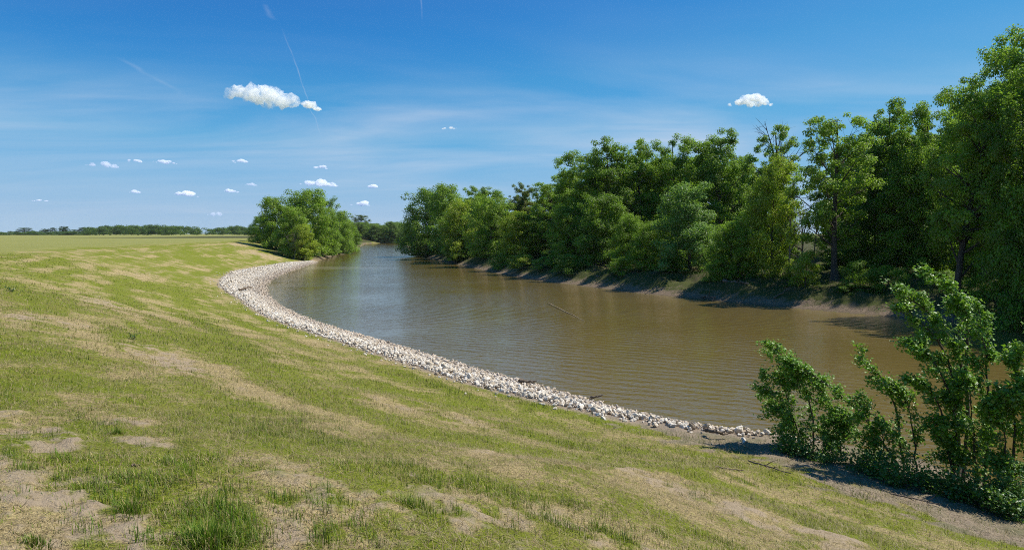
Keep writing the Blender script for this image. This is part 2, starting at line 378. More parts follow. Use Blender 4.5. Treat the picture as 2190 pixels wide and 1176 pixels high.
def leaf_material(name, trans=0.35, rough=0.5, spec=0.35, clumps=False):
    m, n = new_mat(name)
    tv = n.n('ShaderNodeSeparateColor', ins={0: n.n('ShaderNodeVertexColor', layer_name='tint').outputs[0]}).outputs[0] if clumps else 0.5
    oi = n.n('ShaderNodeObjectInfo'); g = n.n('ShaderNodeNewGeometry')
    rnd = g.outputs['Random Per Island']
    P = g.outputs['Position']
    hsv = n.n('ShaderNodeHueSaturation', ins={'Hue': n.math('ADD', 0.478, n.math('MULTIPLY', rnd, 0.035)), 'Saturation': n.math('ADD', 0.86, n.math('MULTIPLY', rnd, 0.25)),
              'Value': n.math('MULTIPLY', n.math('ADD', 0.72, n.math('MULTIPLY', n.math('FRACT', n.math('MULTIPLY', rnd, 7.31)), 0.56)), n.math('ADD', 0.66, n.math('MULTIPLY', tv, 0.68))), 'Color': oi.outputs['Color']})
    b = n.n('ShaderNodeBsdfPrincipled', ins={'Base Color': hsv.outputs[0], 'Roughness': rough, 'Specular IOR Level': spec})
    tc = n.mix(0.65, hsv.outputs[0], (0.25, 0.44, 0.03))
    t = n.n('ShaderNodeBsdfTranslucent', ins={0: tc})
    mx = n.n('ShaderNodeMixShader', ins={0: trans, 1: b.outputs[0], 2: t.outputs[0]})
    out(n, mx.outputs[0]); return m

def bark_material(name, a, b_):
    m, n = new_mat(name)
    P = n.n('ShaderNodeTexCoord').outputs['Object']
    nz = n.noise(n.mapping(P, scale=(6, 6, 1.2)), 2.0, 5, 0.65)
    col = n.mix(n.ramp(nz, [(0.3, 0.0), (0.7, 1.0)]), a, b_)
    bp = n.n('ShaderNodeBump', ins={'Strength': 0.7, 'Distance': 0.03, 'Height': nz})
    b = n.n('ShaderNodeBsdfPrincipled', ins={'Base Color': col, 'Roughness': 0.9, 'Specular IOR Level': 0.2, 'Normal': bp.outputs[0]})
    out(n, b.outputs[0]); return m

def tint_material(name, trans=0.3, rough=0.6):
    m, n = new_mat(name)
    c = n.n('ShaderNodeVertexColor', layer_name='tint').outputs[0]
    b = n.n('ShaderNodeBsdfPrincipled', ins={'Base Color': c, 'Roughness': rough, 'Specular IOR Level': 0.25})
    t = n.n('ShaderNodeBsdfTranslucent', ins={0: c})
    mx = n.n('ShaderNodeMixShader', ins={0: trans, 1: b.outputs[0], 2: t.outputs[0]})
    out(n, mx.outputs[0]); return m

def rock_material():
    m, n = new_mat('limestone')
    g = n.n('ShaderNodeNewGeometry'); P = g.outputs['Position']
    oi = n.n('ShaderNodeObjectInfo')
    rnd = n.math('FRACT', n.math('ADD', g.outputs['Random Per Island'], oi.outputs['Random']))
    nz = n.noise(P, 7, 5, 0.65)
    col = n.ramp(rnd, [(0.0, (0.26, 0.20, 0.135)), (0.13, (0.46, 0.38, 0.27)), (0.45, (0.60, 0.535, 0.43)), (1.0, (0.72, 0.665, 0.57))])
    col = n.mix(n.ramp(nz, [(0.42, 0.0), (0.72, 0.5)]), col, (0.40, 0.32, 0.23))
    sx = n.n('ShaderNodeSeparateXYZ', ins={0: P})
    silt = n.ramp(sx.outputs[2], [(0.10, 0.75), (0.34, 0.0)])       # dried silt left by high water low on the bank
    col = n.mix(silt, col, (0.42, 0.33, 0.24))
    bp = n.n('ShaderNodeBump', ins={'Strength': 0.6, 'Distance': 0.03, 'Height': nz})
    b = n.n('ShaderNodeBsdfPrincipled', ins={'Base Color': col, 'Roughness': 0.9, 'Specular IOR Level': 0.2, 'Normal': bp.outputs[0]})
    out(n, b.outputs[0]); return m

M_ground = ground_material(); M_water = water_material(); M_rock = rock_material()
M_leaf = leaf_material('leaf', 0.48, clumps=True); M_leaf_near = leaf_material('glossy_leaf', 0.36, 0.42, 0.4)
M_bark = bark_material('bark', (0.035, 0.026, 0.018), (0.12, 0.095, 0.07))
M_dead = bark_material('dead_wood', (0.13, 0.10, 0.085), (0.30, 0.25, 0.21))
M_drift = bark_material('driftwood', (0.07, 0.05, 0.035), (0.22, 0.17, 0.12))
M_pale = bark_material('pale_wood', (0.26, 0.18, 0.10), (0.50, 0.38, 0.24))
M_grass = tint_material('grass_blade', 0.32, 0.55)

# ------------------------------------------------------------------ ground: one sheet, polar grid, fine where the picture looks
def build_ground():
    rr = np.concatenate([[0.0], np.geomspace(0.5, 2.4, 14), np.geomspace(2.45, 60, 420), np.geomspace(60.5, 150, 230), np.geomspace(152, 420, 110), np.geomspace(430, 9000, 60)])
    th = np.concatenate([np.linspace(-46, 46, 620), np.linspace(46.8, 313.2, 150)]) * PI / 180
    r, a = np.meshgrid(rr[1:], th, indexing='ij')
    x = r * np.sin(a); y = r * np.cos(a)
    f = cover(x.ravel(), y.ravel()); z = f['z'].copy()
    x = x.ravel(); y = y.ravel(); r = r.ravel()
    land = f['near'] & ~f['ins']
    clod = (fbm(x / 0.22, y / 0.22, 71, 4) - 0.5) * 0.055 + (np.abs(fbm(x / 0.35, y / 0.35, 77, 3) - 0.5) * -0.16 + 0.03) * f['bare']
    clod += f['dirt'] * (fbm(x / 0.35, y / 0.35, 73, 4) - 0.5) * 0.13 + f['bare'] * (fbm(x / 0.7, y / 0.7, 79, 4) - 0.5) * 0.20
    z += np.where(land, clod * (1 - sstep(14, 40, r)) * sstep(0.1, 0.6, f['s']), 0)
    nr, na = len(rr) - 1, len(th)
    v = np.stack([x, y, z], 1)
    v = np.concatenate([v, [[0, 0, float(fields(np.array([0.]), np.array([0.]))['z'][0])]]])
    i = np.arange(nr - 1)[:, None]; j = np.arange(na)[None, :]; jn = (j + 1) % na
    q = np.stack([i * na + j, (i + 1) * na + j, (i + 1) * na + jn, i * na + jn], -1).reshape(-1, 4)[:, ::-1]
    jj = np.arange(na); tri = np.stack([np.full(na, nr * na), jj, (jj + 1) % na], 1)[:, ::-1]
    mb = MB(); mb.add(v, q); mb.f.append(tri)
    o = mb.build('ground', M_ground, smooth=True)
    for nm, ks in (('cover', ('green', 'bare', 'rock')), ('cover2', ('dirt', 'field', 'wood'))):
        c = np.stack([np.append(np.maximum(f['bare'], f['toe'] * (1 - f['dirt'])) if k == 'bare' else f[k], 0) for k in ks] + [np.ones(len(v))], 1).astype(np.float32)
        at = o.data.color_attributes.new(nm, 'FLOAT_COLOR', 'POINT'); at.data.foreach_set('color', c.ravel())
    tag(o, 'grassy levee slope, flat field and muddy wooded bank around the river', kind='structure')
build_ground()

mb = MB(); mb.add([(-400, -150, 0), (1500, -150, 0), (1500, 720, 0), (-400, 720, 0)], [[0, 1, 2, 3]])
tag(mb.build('water', M_water), 'brown silty river water with small wind ripples', kind='structure')

def gz(x, y): return float(fields(np.array([x], float), np.array([y], float))['z'][0])

# ------------------------------------------------------------------ grass
def blades(mb, x, y, z, h, wd, az, bend, c, seg2):
    n = len(x); cs, sn = np.cos(az), np.sin(az)
    base = np.stack([x, y, z], 1); side = np.stack([-sn, cs, np.zeros(n)], 1) * (wd / 2)[:, None]
    fw = np.stack([cs, sn, np.zeros(n)], 1)
    tip = base + fw * (h * bend)[:, None]; tip[:, 2] += h * np.sqrt(np.maximum(0.05, 1 - bend ** 2))
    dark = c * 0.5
    if seg2:
        mid = base + fw * (h * bend * 0.35)[:, None]; mid[:, 2] += h * 0.55 * np.sqrt(np.maximum(0.05, 1 - (bend * 0.5) ** 2))
        v = np.stack([base - side, base + side, mid + side * 0.8, mid - side * 0.8, tip], 1).reshape(-1, 3)
        k = np.arange(n)[:, None] * 5
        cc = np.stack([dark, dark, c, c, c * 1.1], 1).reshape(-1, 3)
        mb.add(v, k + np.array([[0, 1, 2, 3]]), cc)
        mb.f.append((k + np.array([[3, 2, 4]])) + (mb.n - len(v)))
    else:
        v = np.stack([base - side, base + side, tip], 1).reshape(-1, 3)
        k = np.arange(n)[:, None] * 3
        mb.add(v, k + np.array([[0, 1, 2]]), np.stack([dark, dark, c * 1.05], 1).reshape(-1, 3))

def grass_color(rng, n, lush):
    a = np.array([0.092, 0.172, 0.004]); b = np.array([0.215, 0.245, 0.010]); d = np.array([0.060, 0.150, 0.007])
    u = rng.random((n, 1)); c = a * (1 - u) + b * u
    c = np.where(rng.random((n, 1)) < 0.30, np.array([.48, .38, .16]) * rng.uniform(.6, 1.1, (n, 1)), c)
    l = np.clip(lush, 0, 1)[:, None] * rng.uniform(0.3, 1, (n, 1)); c = c * (1 - l) + d * l
    return c * rng.uniform(0.72, 1.42, (n, 1))

def build_grass():
    rng = np.random.default_rng(11); mb = MB()
    for r0, r1, dens in ((2.2, 5, 2600), (5, 8, 2100), (8, 12, 1150), (12, 18, 600), (18, 28, 280), (28, 45, 110), (45, 75, 36)):
        half = math.radians(45)
        n = int(dens * half * (r1 * r1 - r0 * r0)); r = np.sqrt(rng.random(n) * (r1 * r1 - r0 * r0) + r0 * r0); a = rng.uniform(-half, half, n)
        x = r * np.sin(a); y = r * np.cos(a)
        f = cover(x, y)
        clump = fbm(x / 0.16, y / 0.16, 91, 3); cl2 = fbm(x / 0.6, y / 0.6, 95, 3)
        p = (0.15 + 0.85 * f['green']) * sstep(0.34, 0.62, 0.55 * clump + 0.45 * cl2) + 0.07
        p = p * (1 - 0.9 * f['bare']) + f['lush'] * 0.4 + 0.45 * f['bare'] * sstep(.56, .63, cl2) * (r < 9)
        p *= (1 - f['rock']) * (1 - 0.75 * np.maximum(f['dirt'], f['toe'])) * (1 - f['wood'])
        p = np.where(f['near'] & ~f['ins'] & (f['s'] > 1.0), p, 0) * (1 - 0.35 * f['field'])
        k = rng.random(n) < p; x, y, r = x[k], y[k], r[k]; n = len(x); z = f['z'][k] - 0.012; lush = f['lush'][k]
        far = np.maximum(1, r / 9.0)
        h = rng.uniform(0.025, 0.075, n) * (0.6 + 1.0 * clump[k]) * (1 + 1.2 * lush) * np.minimum(far, 2.2) ** 0.5
        wd = rng.uniform(0.0032, 0.006, n) * far * 1.15
        az = rng.normal(PI * 0.95, 1.3, n); bend = np.clip(rng.normal(0.45, 0.25, n), 0.05, 0.92)
        blades(mb, x, y, z, h, wd, az, bend, grass_color(rng, n, lush * 0.9), r1 <= 8)
    # dry straw lying between the blades
    for r0, r1, dens in ((2.2, 6, 1700), (6, 12, 900), (12, 20, 380), (20, 36, 130)):
        half = math.radians(45)
        n = int(dens * half * (r1 * r1 - r0 * r0)); r = np.sqrt(rng.random(n) * (r1 * r1 - r0 * r0) + r0 * r0); a = rng.uniform(-half, half, n)
        x = r * np.sin(a); y = r * np.cos(a); f = cover(x, y)
        p = (1 - 0.55 * f['green']) * (1 - 0.8 * f['bare']) * (1 - f['rock'])
        k = (rng.random(n) < p) & f['near'] & ~f['ins'] & (f['s'] > 2); x, y, r = x[k], y[k], r[k]; n = len(x)
        far = np.maximum(1, r / 9.0); u = rng.random((n, 1))
        c = np.array([0.66, 0.53, 0.29]) * (1 - u) + np.array([0.22, 0.15, 0.06]) * u
        blades(mb, x, y, f['z'][k] + rng.uniform(-0.004, 0.02, n), rng.uniform(0.05, 0.14, n), rng.uniform(0.003, 0.006, n) * far, rng.uniform(0, 2 * PI, n), rng.uniform(0.86, 0.99, n), c, False)
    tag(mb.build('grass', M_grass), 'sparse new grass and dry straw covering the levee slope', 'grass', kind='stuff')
build_grass()

def grass_tuft(px, py, n, rad, hh, label, seed):
    rng = np.random.default_rng(seed); X, Y, Z = ray_ground(px, py); mb = MB()
    r = rad * 1.2 * np.sqrt(rng.random(n)) * rng.uniform(0.1, 1, n); a = rng.uniform(0, 2 * PI, n)
    x = r * np.cos(a); y = r * np.sin(a) * 0.8
    z = fields(x + X, y + Y)['z'] - Z - 0.02
    h = rng.uniform(0.3, 1.0, n) * hh * (1 - 0.6 * (r / rad)); u = rng.random((n, 1))
    c = (np.array([0.065, 0.14, 0.008]) * (1 - u) + np.array([0.16, 0.23, 0.016]) * u)
    c = np.where(rng.random((n, 1)) < .12, np.array([.40, .31, .12]), c)
    blades(mb, x, y, z, h, rng.uniform(0.004, 0.008, n), a + rng.normal(0, .9, n), np.clip(rng.normal(.35, .2, n) + r / rad * .25, .05, .9), c, True)
    o = mb.build('grass_tuft', M_grass); o.location = (X, Y, Z)
    tag(o, label, 'grass tuft', 'lush grass tufts at the bottom of the picture')
grass_tuft(450, 1165, 900, 0.34, 0.27, 'largest dark green tuft of long grass at the bottom edge', 1)
grass_tuft(275, 1100, 320, 0.24, 0.20, 'second lush grass tuft beside a bare sandy mound', 2)
grass_tuft(70, 1165, 300, 0.14, 0.12, 'small bright grass tuft in the cracked bare sand of the bottom left corner', 3)
grass_tuft(250, 930, 320, 0.15, 0.14, 'grass tuft between two bare sandy patches further up the slope', 4)

# ------------------------------------------------------------------ riprap
def ico(sub):
    t = (1 + 5 ** .5) / 2
    v = [(-1, t, 0), (1, t, 0), (-1, -t, 0), (1, -t, 0), (0, -1, t), (0, 1, t), (0, -1, -t), (0, 1, -t), (t, 0, -1), (t, 0, 1), (-t, 0, -1), (-t, 0, 1)]
    f = [(0, 11, 5), (0, 5, 1), (0, 1, 7), (0, 7, 10), (0, 10, 11), (1, 5, 9), (5, 11, 4), (11, 10, 2), (10, 7, 6), (7, 1, 8), (3, 9, 4), (3, 4, 2), (3, 2, 6), (3, 6, 8), (3, 8, 9), (4, 9, 5), (2, 4, 11), (6, 2, 10), (8, 6, 7), (9, 8, 1)]
    v = [np.array(p, float) / np.linalg.norm(p) for p in v]
    for _ in range(sub):
        cache = {}; nf = []
        def mid(a, b):
            k = (min(a, b), max(a, b))
            if k not in cache:
                p = v[a] + v[b]; v.append(p / np.linalg.norm(p)); cache[k] = len(v) - 1
            return cache[k]
        for a, b, c in f:
            ab, bc, ca = mid(a, b), mid(b, c), mid(c, a); nf += [(a, ab, ca), (b, bc, ab), (c, ca, bc), (ab, bc, ca)]
        f = nf
    return np.array(v), np.array(f)
def rock_shape(rng, sub):
    """angular quarry stone: a sphere cut by random planes"""
    v, f = ico(sub); v = v.copy()
    for _ in range(9 + 3 * sub):
        d = rng.normal(size=3); d /= np.linalg.norm(d); c = rng.uniform(0.55, 0.86)
        h = v @ d; m = h > c; v[m] -= d * (h[m] - c)[:, None]
    v *= rng.uniform([0.85, 0.65, 0.5], [1.15, 0.9, 0.75])
    v += rng.normal(0, 0.02, v.shape)
    return v, f
def rand_rot(rng, n):
    q = rng.normal(size=(n, 4)); q /= np.linalg.norm(q, axis=1)[:, None]; a, b, c, d = q.T
    return np.stack([np.stack([1 - 2 * (c * c + d * d), 2 * (b * c - a * d), 2 * (b * d + a * c)], 1), np.stack([2 * (b * c + a * d), 1 - 2 * (b * b + d * d), 2 * (c * d - a * b)], 1), np.stack([2 * (b * d - a * c), 2 * (c * d + a * b), 1 - 2 * (b * b + c * c)], 1)], 1)

def build_rocks():
    rng = np.random.default_rng(5)
    # walk the shoreline
    seg = np.linalg.norm(np.diff(L, axis=0), axis=1); acc = np.concatenate([[0], np.cumsum(seg)])
    n = 84000
    t = rng.uniform(T_ROCK0 - 1.5, T_ROCK1 + 1.5, n); wid = rock_width(t); s = rng.uniform(-0.15, 1.0, n) * wid + rng.normal(0, .14, n) + np.abs(rng.normal(0, .55, n)) * (rng.random(n) < .08)
    k = np.clip(np.searchsorted(acc, t) - 1, 0, len(seg) - 1); u = (t - acc[k]) / seg[k]
    p = L[k] * (1 - u)[:, None] + L[k + 1] * u[:, None]; tg = (L[k + 1] - L[k]) / seg[k][:, None]
    nrm = np.stack([-tg[:, 1], tg[:, 0]], 1)
    nrm *= np.where(in_river(p[:, 0] + nrm[:, 0] * .5, p[:, 1] + nrm[:, 1] * .5), -1, 1)[:, None]
    p = p + nrm * s[:, None]
    rim = np.exp(-((s / wid - 0.78) / 0.2) ** 2)                                # the big white stones form a low ridge along the upper edge
    bend = sstep(T_BEND - 30, T_BEND - 8, t)
    size = 0.040 + 0.070 * rng.random(n) ** 1.6 * (1 + 0.75 * rim * (rng.random(n) < 0.5)) * (1 + 0.30 * bend)
    keep_p = np.where(s / wid < 0.35, 0.45, 1.0) * (0.62 - 0.16 * bend)
    keep = rng.random(n) < keep_p * np.clip((t - T_ROCK0 + 1) / 9, 0.10, 1)
    t, s, p, size, rim = t[keep], s[keep], p[keep], size[keep], rim[keep]; n = len(t)
    z = np.maximum(fields(p[:, 0], p[:, 1])['z'], -0.15) + size * rng.uniform(-0.05, 0.55, n) + 0.10 * rim * rng.random(n)
    dist = np.hypot(p[:, 0], p[:, 1])
    show = size / dist * (np.abs(np.arctan2(p[:, 0], p[:, 1])) < 0.66)
    order = np.argsort(-show); big, rest = order[:300], order[300:]
    ROT = rand_rot(rng, n)
    protos = []
    for q in range(8):
        v, f = rock_shape(rng, 2); m_ = MB(); m_.add(v, f); protos.append(m_.mesh('stone', M_rock))
    order_big = big[np.argsort(dist[big])]
    from mathutils import Matrix
    for c_, i in enumerate(order_big):
        o = bpy.data.objects.new('riprap_stone', protos[i % 8]); C.objects.link(o)
        o.rotation_euler = Matrix(ROT[i].tolist()).to_euler(); o.scale = (size[i] * 1.05,) * 3; o.location = (p[i, 0], p[i, 1], z[i])
        tag(o, 'one of the largest pale stones lying loose on the riprap band', 'rock', 'larger stones of the riprap band')
    mb = MB(); lo = [rock_shape(rng, 1) for _ in range(14)]
    for q, (v, f) in enumerate(lo):
        idx = rest[q::14]
        if not len(idx): continue
        vv = np.einsum('nij,kj->nki', ROT[idx], v) * size[idx][:, None, None]
        vv += np.concatenate([p[idx], z[idx][:, None]], 1)[:, None, :]
        mb.add(vv.reshape(-1, 3), (f[None] + (np.arange(len(idx)) * len(v))[:, None, None]).reshape(-1, 3))
    tag(mb.build('riprap_gravel', M_rock), 'band of small white broken limestone curving along the near shore', 'riprap', kind='stuff')
build_rocks()

# ------------------------------------------------------------------ trees
def tube(mb, pts, rad, sides=7):
    pts = np.array(pts, float); rad = np.asarray(rad, float); n = len(pts)
    tg = np.gradient(pts, axis=0); tg /= np.linalg.norm(tg, axis=1)[:, None] + 1e-9
    ref = np.where(np.abs(tg[:, 2:3]) < 0.9, [[0, 0, 1.0]], [[1.0, 0, 0]])
    a = np.cross(tg, ref); a /= np.linalg.norm(a, axis=1)[:, None] + 1e-9; b = np.cross(tg, a)
    ph = np.arange(sides) * 2 * PI / sides
    v = pts[:, None] + rad[:, None, None] * (a[:, None] * np.cos(ph)[None, :, None] + b[:, None] * np.sin(ph)[None, :, None])
    i = np.arange(n - 1)[:, None]; j = np.arange(sides)[None]; jn = (j + 1) % sides
    q = np.stack([i * sides + j, i * sides + jn, (i + 1) * sides + jn, (i + 1) * sides + j], -1).reshape(-1, 4)
    mb.add(v.reshape(-1, 3), q)
    base = mb.n - n * sides
    mb.f.append(np.array([list(range(base, base + sides))])); mb.f.append(np.array([list(range(base + (n - 1) * sides, base + n * sides))[::-1]]))
def bez(p0, p1, p2, n=6):
    u = np.linspace(0, 1, n)[:, None]; return (1 - u) ** 2 * p0 + 2 * u * (1 - u) * p1 + u * u * p2
def nrmz(a): return a / (np.linalg.norm(a, axis=-1, keepdims=True) + 1e-9)

def leaf_quads(mb, c, nv, size, rng, slim=0.62, tint=None):
    n = len(c); nv = nrmz(nv); t = nrmz(np.cross(nv, rng.normal(size=(n, 3)))); b = np.cross(nv, t)
    s = size[:, None]
    v = np.stack([c - t * s * .5, c + b * s * slim * .5 + nv * s * .10 - t * s * .05, c + t * s * .5 - nv * s * .12, c - b * s * slim * .5 + nv * s * .10 - t * s * .05], 1)
    if tint is None: tint = np.full(n, .5)
    mb.add(v.reshape(-1, 3), np.arange(n)[:, None] * 4 + np.array([[0, 1, 2, 3]]), np.repeat(tint, 12).reshape(-1, 3))

def leaf_lobed(mb, c, nv, up, size, rng):
    """near leaves: three-lobed blade, 8 points"""
    n = len(c); nv = nrmz(nv); t = nrmz(up - nv * np.sum(up * nv, 1, keepdims=True)); b = np.cross(nv, t); s = size[:, None]
    P = [(0, -.5), (.22, -.28), (.52, -.02), (.24, .06), (0, .55), (-.24, .06), (-.52, -.02), (-.22, -.28)]
    v = np.stack([c + b * s * x + t * s * y - nv * s * (0.35 * abs(x) + 0.22 * max(y, 0)) for x, y in P], 1)
    k = np.arange(n)[:, None] * 8
    base = mb.n
    mb.add(v.reshape(-1, 3), k + np.array([[0, 1, 3, 4]]))
    for f in ([0, 4, 5, 7], ):
        mb.f.append(k + np.array([f]) + base)
    for f in ([1, 2, 3], [5, 6, 7]): mb.f.append(k + np.array([f]) + base)

def make_tree(seed, H, Wd, cb=0.2, lean=(0, 0), n_limb=16, n_leaf=16000, leaf=0.24, subs=9, clump=0.10, low=False, sparse=1.0, trunk=1.0, top=0.95, twist=0.0):
    """returns (trunk mesh, crown mesh) of one tree variant standing at the origin"""
    rng = np.random.default_rng(seed); tm = MB(); cm = MB()
    hz = np.linspace(0, 0.92, 10); ph = rng.uniform(0, 2 * PI, 2)
    path = np.stack([lean[0] * H * hz ** 1.3 + 0.018 * H * np.sin(hz * 6 + ph[0]) * hz, lean[1] * H * hz ** 1.3 + 0.018 * H * np.sin(hz * 5 + ph[1]) * hz, hz * H - 0.4 * (hz == 0)], 1)
    def at(f): return np.array([np.interp(f, hz, path[:, k]) for k in range(3)])
    r0 = 0.016 * H * trunk
    tube(tm, path, r0 * (1 - hz * 0.95) ** 0.9 + 0.01 + r0 * 0.6 * np.exp(-hz * 40), 8)
    cl = []; rad = []; cen = []
    for i in range(n_limb):
        f = cb + (top - cb) * ((i + rng.uniform(.2, .8)) / n_limb); u = (f - cb) / (1 - cb)
        env = (math.sin(PI * min(1, (0.72 * u + 0.17))) ** 0.75) if not low else (1 - 0.72 * u ** 2.6)
        Rr = Wd / 2 * env * rng.uniform(.7, 1.12); a = i * 2.39996 + rng.uniform(-.5, .5)
        fs = max(0.10 if not low else 0.02, f - rng.uniform(.10, .22)); p0 = at(fs); ax = at(f)
        p2 = ax + np.array([math.cos(a) * Rr, math.sin(a) * Rr, rng.uniform(-.03, .05) * H])
        p1 = p0 * .45 + p2 * .55 + np.array([0, 0, -0.03 * H + rng.uniform(-.02, .03) * H])
        lb = bez(p0, p1, p2, 7); rl = r0 * 0.42 * (1 - fs * 0.7) * (0.6 + 0.5 * env)
        tube(tm, lb, np.linspace(rl, rl * .15, 7), 5)
        rc = Wd * clump
        cl.append(p2); rad.append(rc * rng.uniform(.8, 1.2)); cen.append(ax)
        for k in range(subs):
            uu = rng.uniform(.3, 1); st = lb[int(uu * 6)]
            d = nrmz((p2 - ax) * 0.4 / (np.linalg.norm(p2 - ax) + 1e-6) + rng.normal(0, .75, 3) + np.array([0, 0, .25])); ln = Wd * rng.uniform(.08, .27)
            e = st + d * ln; e[2] = min(e[2], H)
            tube(tm, bez(st, st * .5 + e * .5 + rng.normal(0, .05, 3) * ln, e, 4), np.linspace(rl * .3, rl * .06, 4), 4)
            cl.append(e); rad.append(rc * rng.uniform(.55, 1.15)); cen.append(ax)
    tp = at(0.92)
    for k in range(3): cl.append(tp + rng.normal(0, .04, 3) * Wd + np.array([0, 0, .05 * H * k * .5])); rad.append(Wd * clump * .8); cen.append(at(.7))
    cl = np.array(cl); rad = np.array(rad); cen = np.array(cen)
    drop = rng.random(len(cl)) < sparse; cl, rad, cen = cl[drop], rad[drop], cen[drop]
    w_ = rad ** 2; k = rng.choice(len(cl), n_leaf, p=w_ / w_.sum())
    d = nrmz(rng.normal(size=(n_leaf, 3))); rr = rng.random(n_leaf) ** 0.36 * rad[k] * rng.uniform(.85, 1.25, n_leaf)
    c = cl[k] + d * rr[:, None] * np.array([1.1, 1.1, .72])
    c[:, 2] = np.maximum(c[:, 2], 0.05)
    ow = nrmz(cl[k] - cen[k]); nv = d * 0.75 + ow * 0.25 + np.array([0, 0, .8]) + rng.normal(0, .33, (n_leaf, 3))
    leaf_quads(cm, c, nv, leaf * 1.12 * rng.uniform(.65, 1.25, n_leaf), rng, tint=rng.random(len(cl))[k])
    return tm.mesh('trunk', M_bark, True), cm.mesh('crown', M_leaf)

V = {}
V['tall'] = [make_tree(101, 18, 9, .18, (.02, .0), 26, 34000, .26, clump=.095), make_tree(102, 18, 8, .22, (-.03, .02), 24, 28000, .26, sparse=.9, clump=.095), make_tree(103, 18, 9.5, .12, (.03, -.02), 28, 36000, .26, clump=.09)]
V['airy'] = [make_tree(111, 19, 9, .30, (.03, 0), 20, 18000, .25, clump=.08, sparse=.75, trunk=1.1), make_tree(112, 19, 8, .38, (-.02, .02), 18, 15000, .25, clump=.08, sparse=.78, trunk=1.2)]
V['lean'] = [make_tree(121, 20, 11, .28, (.26, .02), 24, 30000, .26, clump=.08, trunk=1.25)]
V['bushy'] = [make_tree(131, 10, 9, .05, (.02, 0), 26, 26000, .23, low=True, clump=.10), make_tree(132, 10, 8, .03, (-.04, .0), 24, 24000, .23, low=True, clump=.10), make_tree(133, 10, 7, .04, (.03, .03), 24, 22000, .22, low=True, clump=.11)]
V['shrub'] = [make_tree(141, 3, 3.6, .05, (0, 0), 10, 4500, .17, low=True, clump=.16, subs=4), make_tree(142, 3, 3.0, .04, (.1, 0), 9, 4000, .16, low=True, clump=.17, subs=4), make_tree(143, 3, 4.2, .03, (-.1, .05), 10, 5000, .17, low=True, clump=.15, subs=4)]
BASEH = dict(tall=18, airy=19, lean=20, bushy=10, shrub=3)
PROTO = {}
for kd, lst in V.items():
    PROTO[kd] = [(lst[i]) for i in range(len(lst))]

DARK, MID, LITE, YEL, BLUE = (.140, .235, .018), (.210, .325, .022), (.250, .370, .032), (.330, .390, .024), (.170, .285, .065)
def tree(name, kd, var, x, y, height, width, rz, col, label, cat='tree', group=None):
    tm, cm = PROTO[kd][var % len(PROTO[kd])]
    root = empty(name, (x, y, gz(x, y) - 0.05), rz)
    for nm, me in (('trunk', tm), ('crown', cm)):
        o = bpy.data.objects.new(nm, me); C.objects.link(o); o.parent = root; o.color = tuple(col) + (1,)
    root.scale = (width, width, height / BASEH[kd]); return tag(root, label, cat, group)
def tree_px(name, kd, var, px, Y, ytop, wpx, col, label, cat='tree', group=None, rz=None):
    """tree standing at depth Y on the sight line of pixel column px, reaching up to pixel row ytop, wpx pixels wide"""
    if group == WOOD: Y -= (2.5 if px > 1000 else 0) + 2.5 * min(1, max(0, (px - 1690) / 150))
    x = (px - CX) / F * Y; z0 = gz(x, Y); H = EYE - (ytop - HY) / F * Y - z0
    base_w = dict(tall=9, airy=8.5, lean=11, bushy=8, shrub=3.6)[kd]
    return tree(name, kd, var, x, Y, H * 1.0, wpx / F * Y / base_w, (px * 0.37 + var) % 6.28 if rz is None else rz, col, label, cat, group)

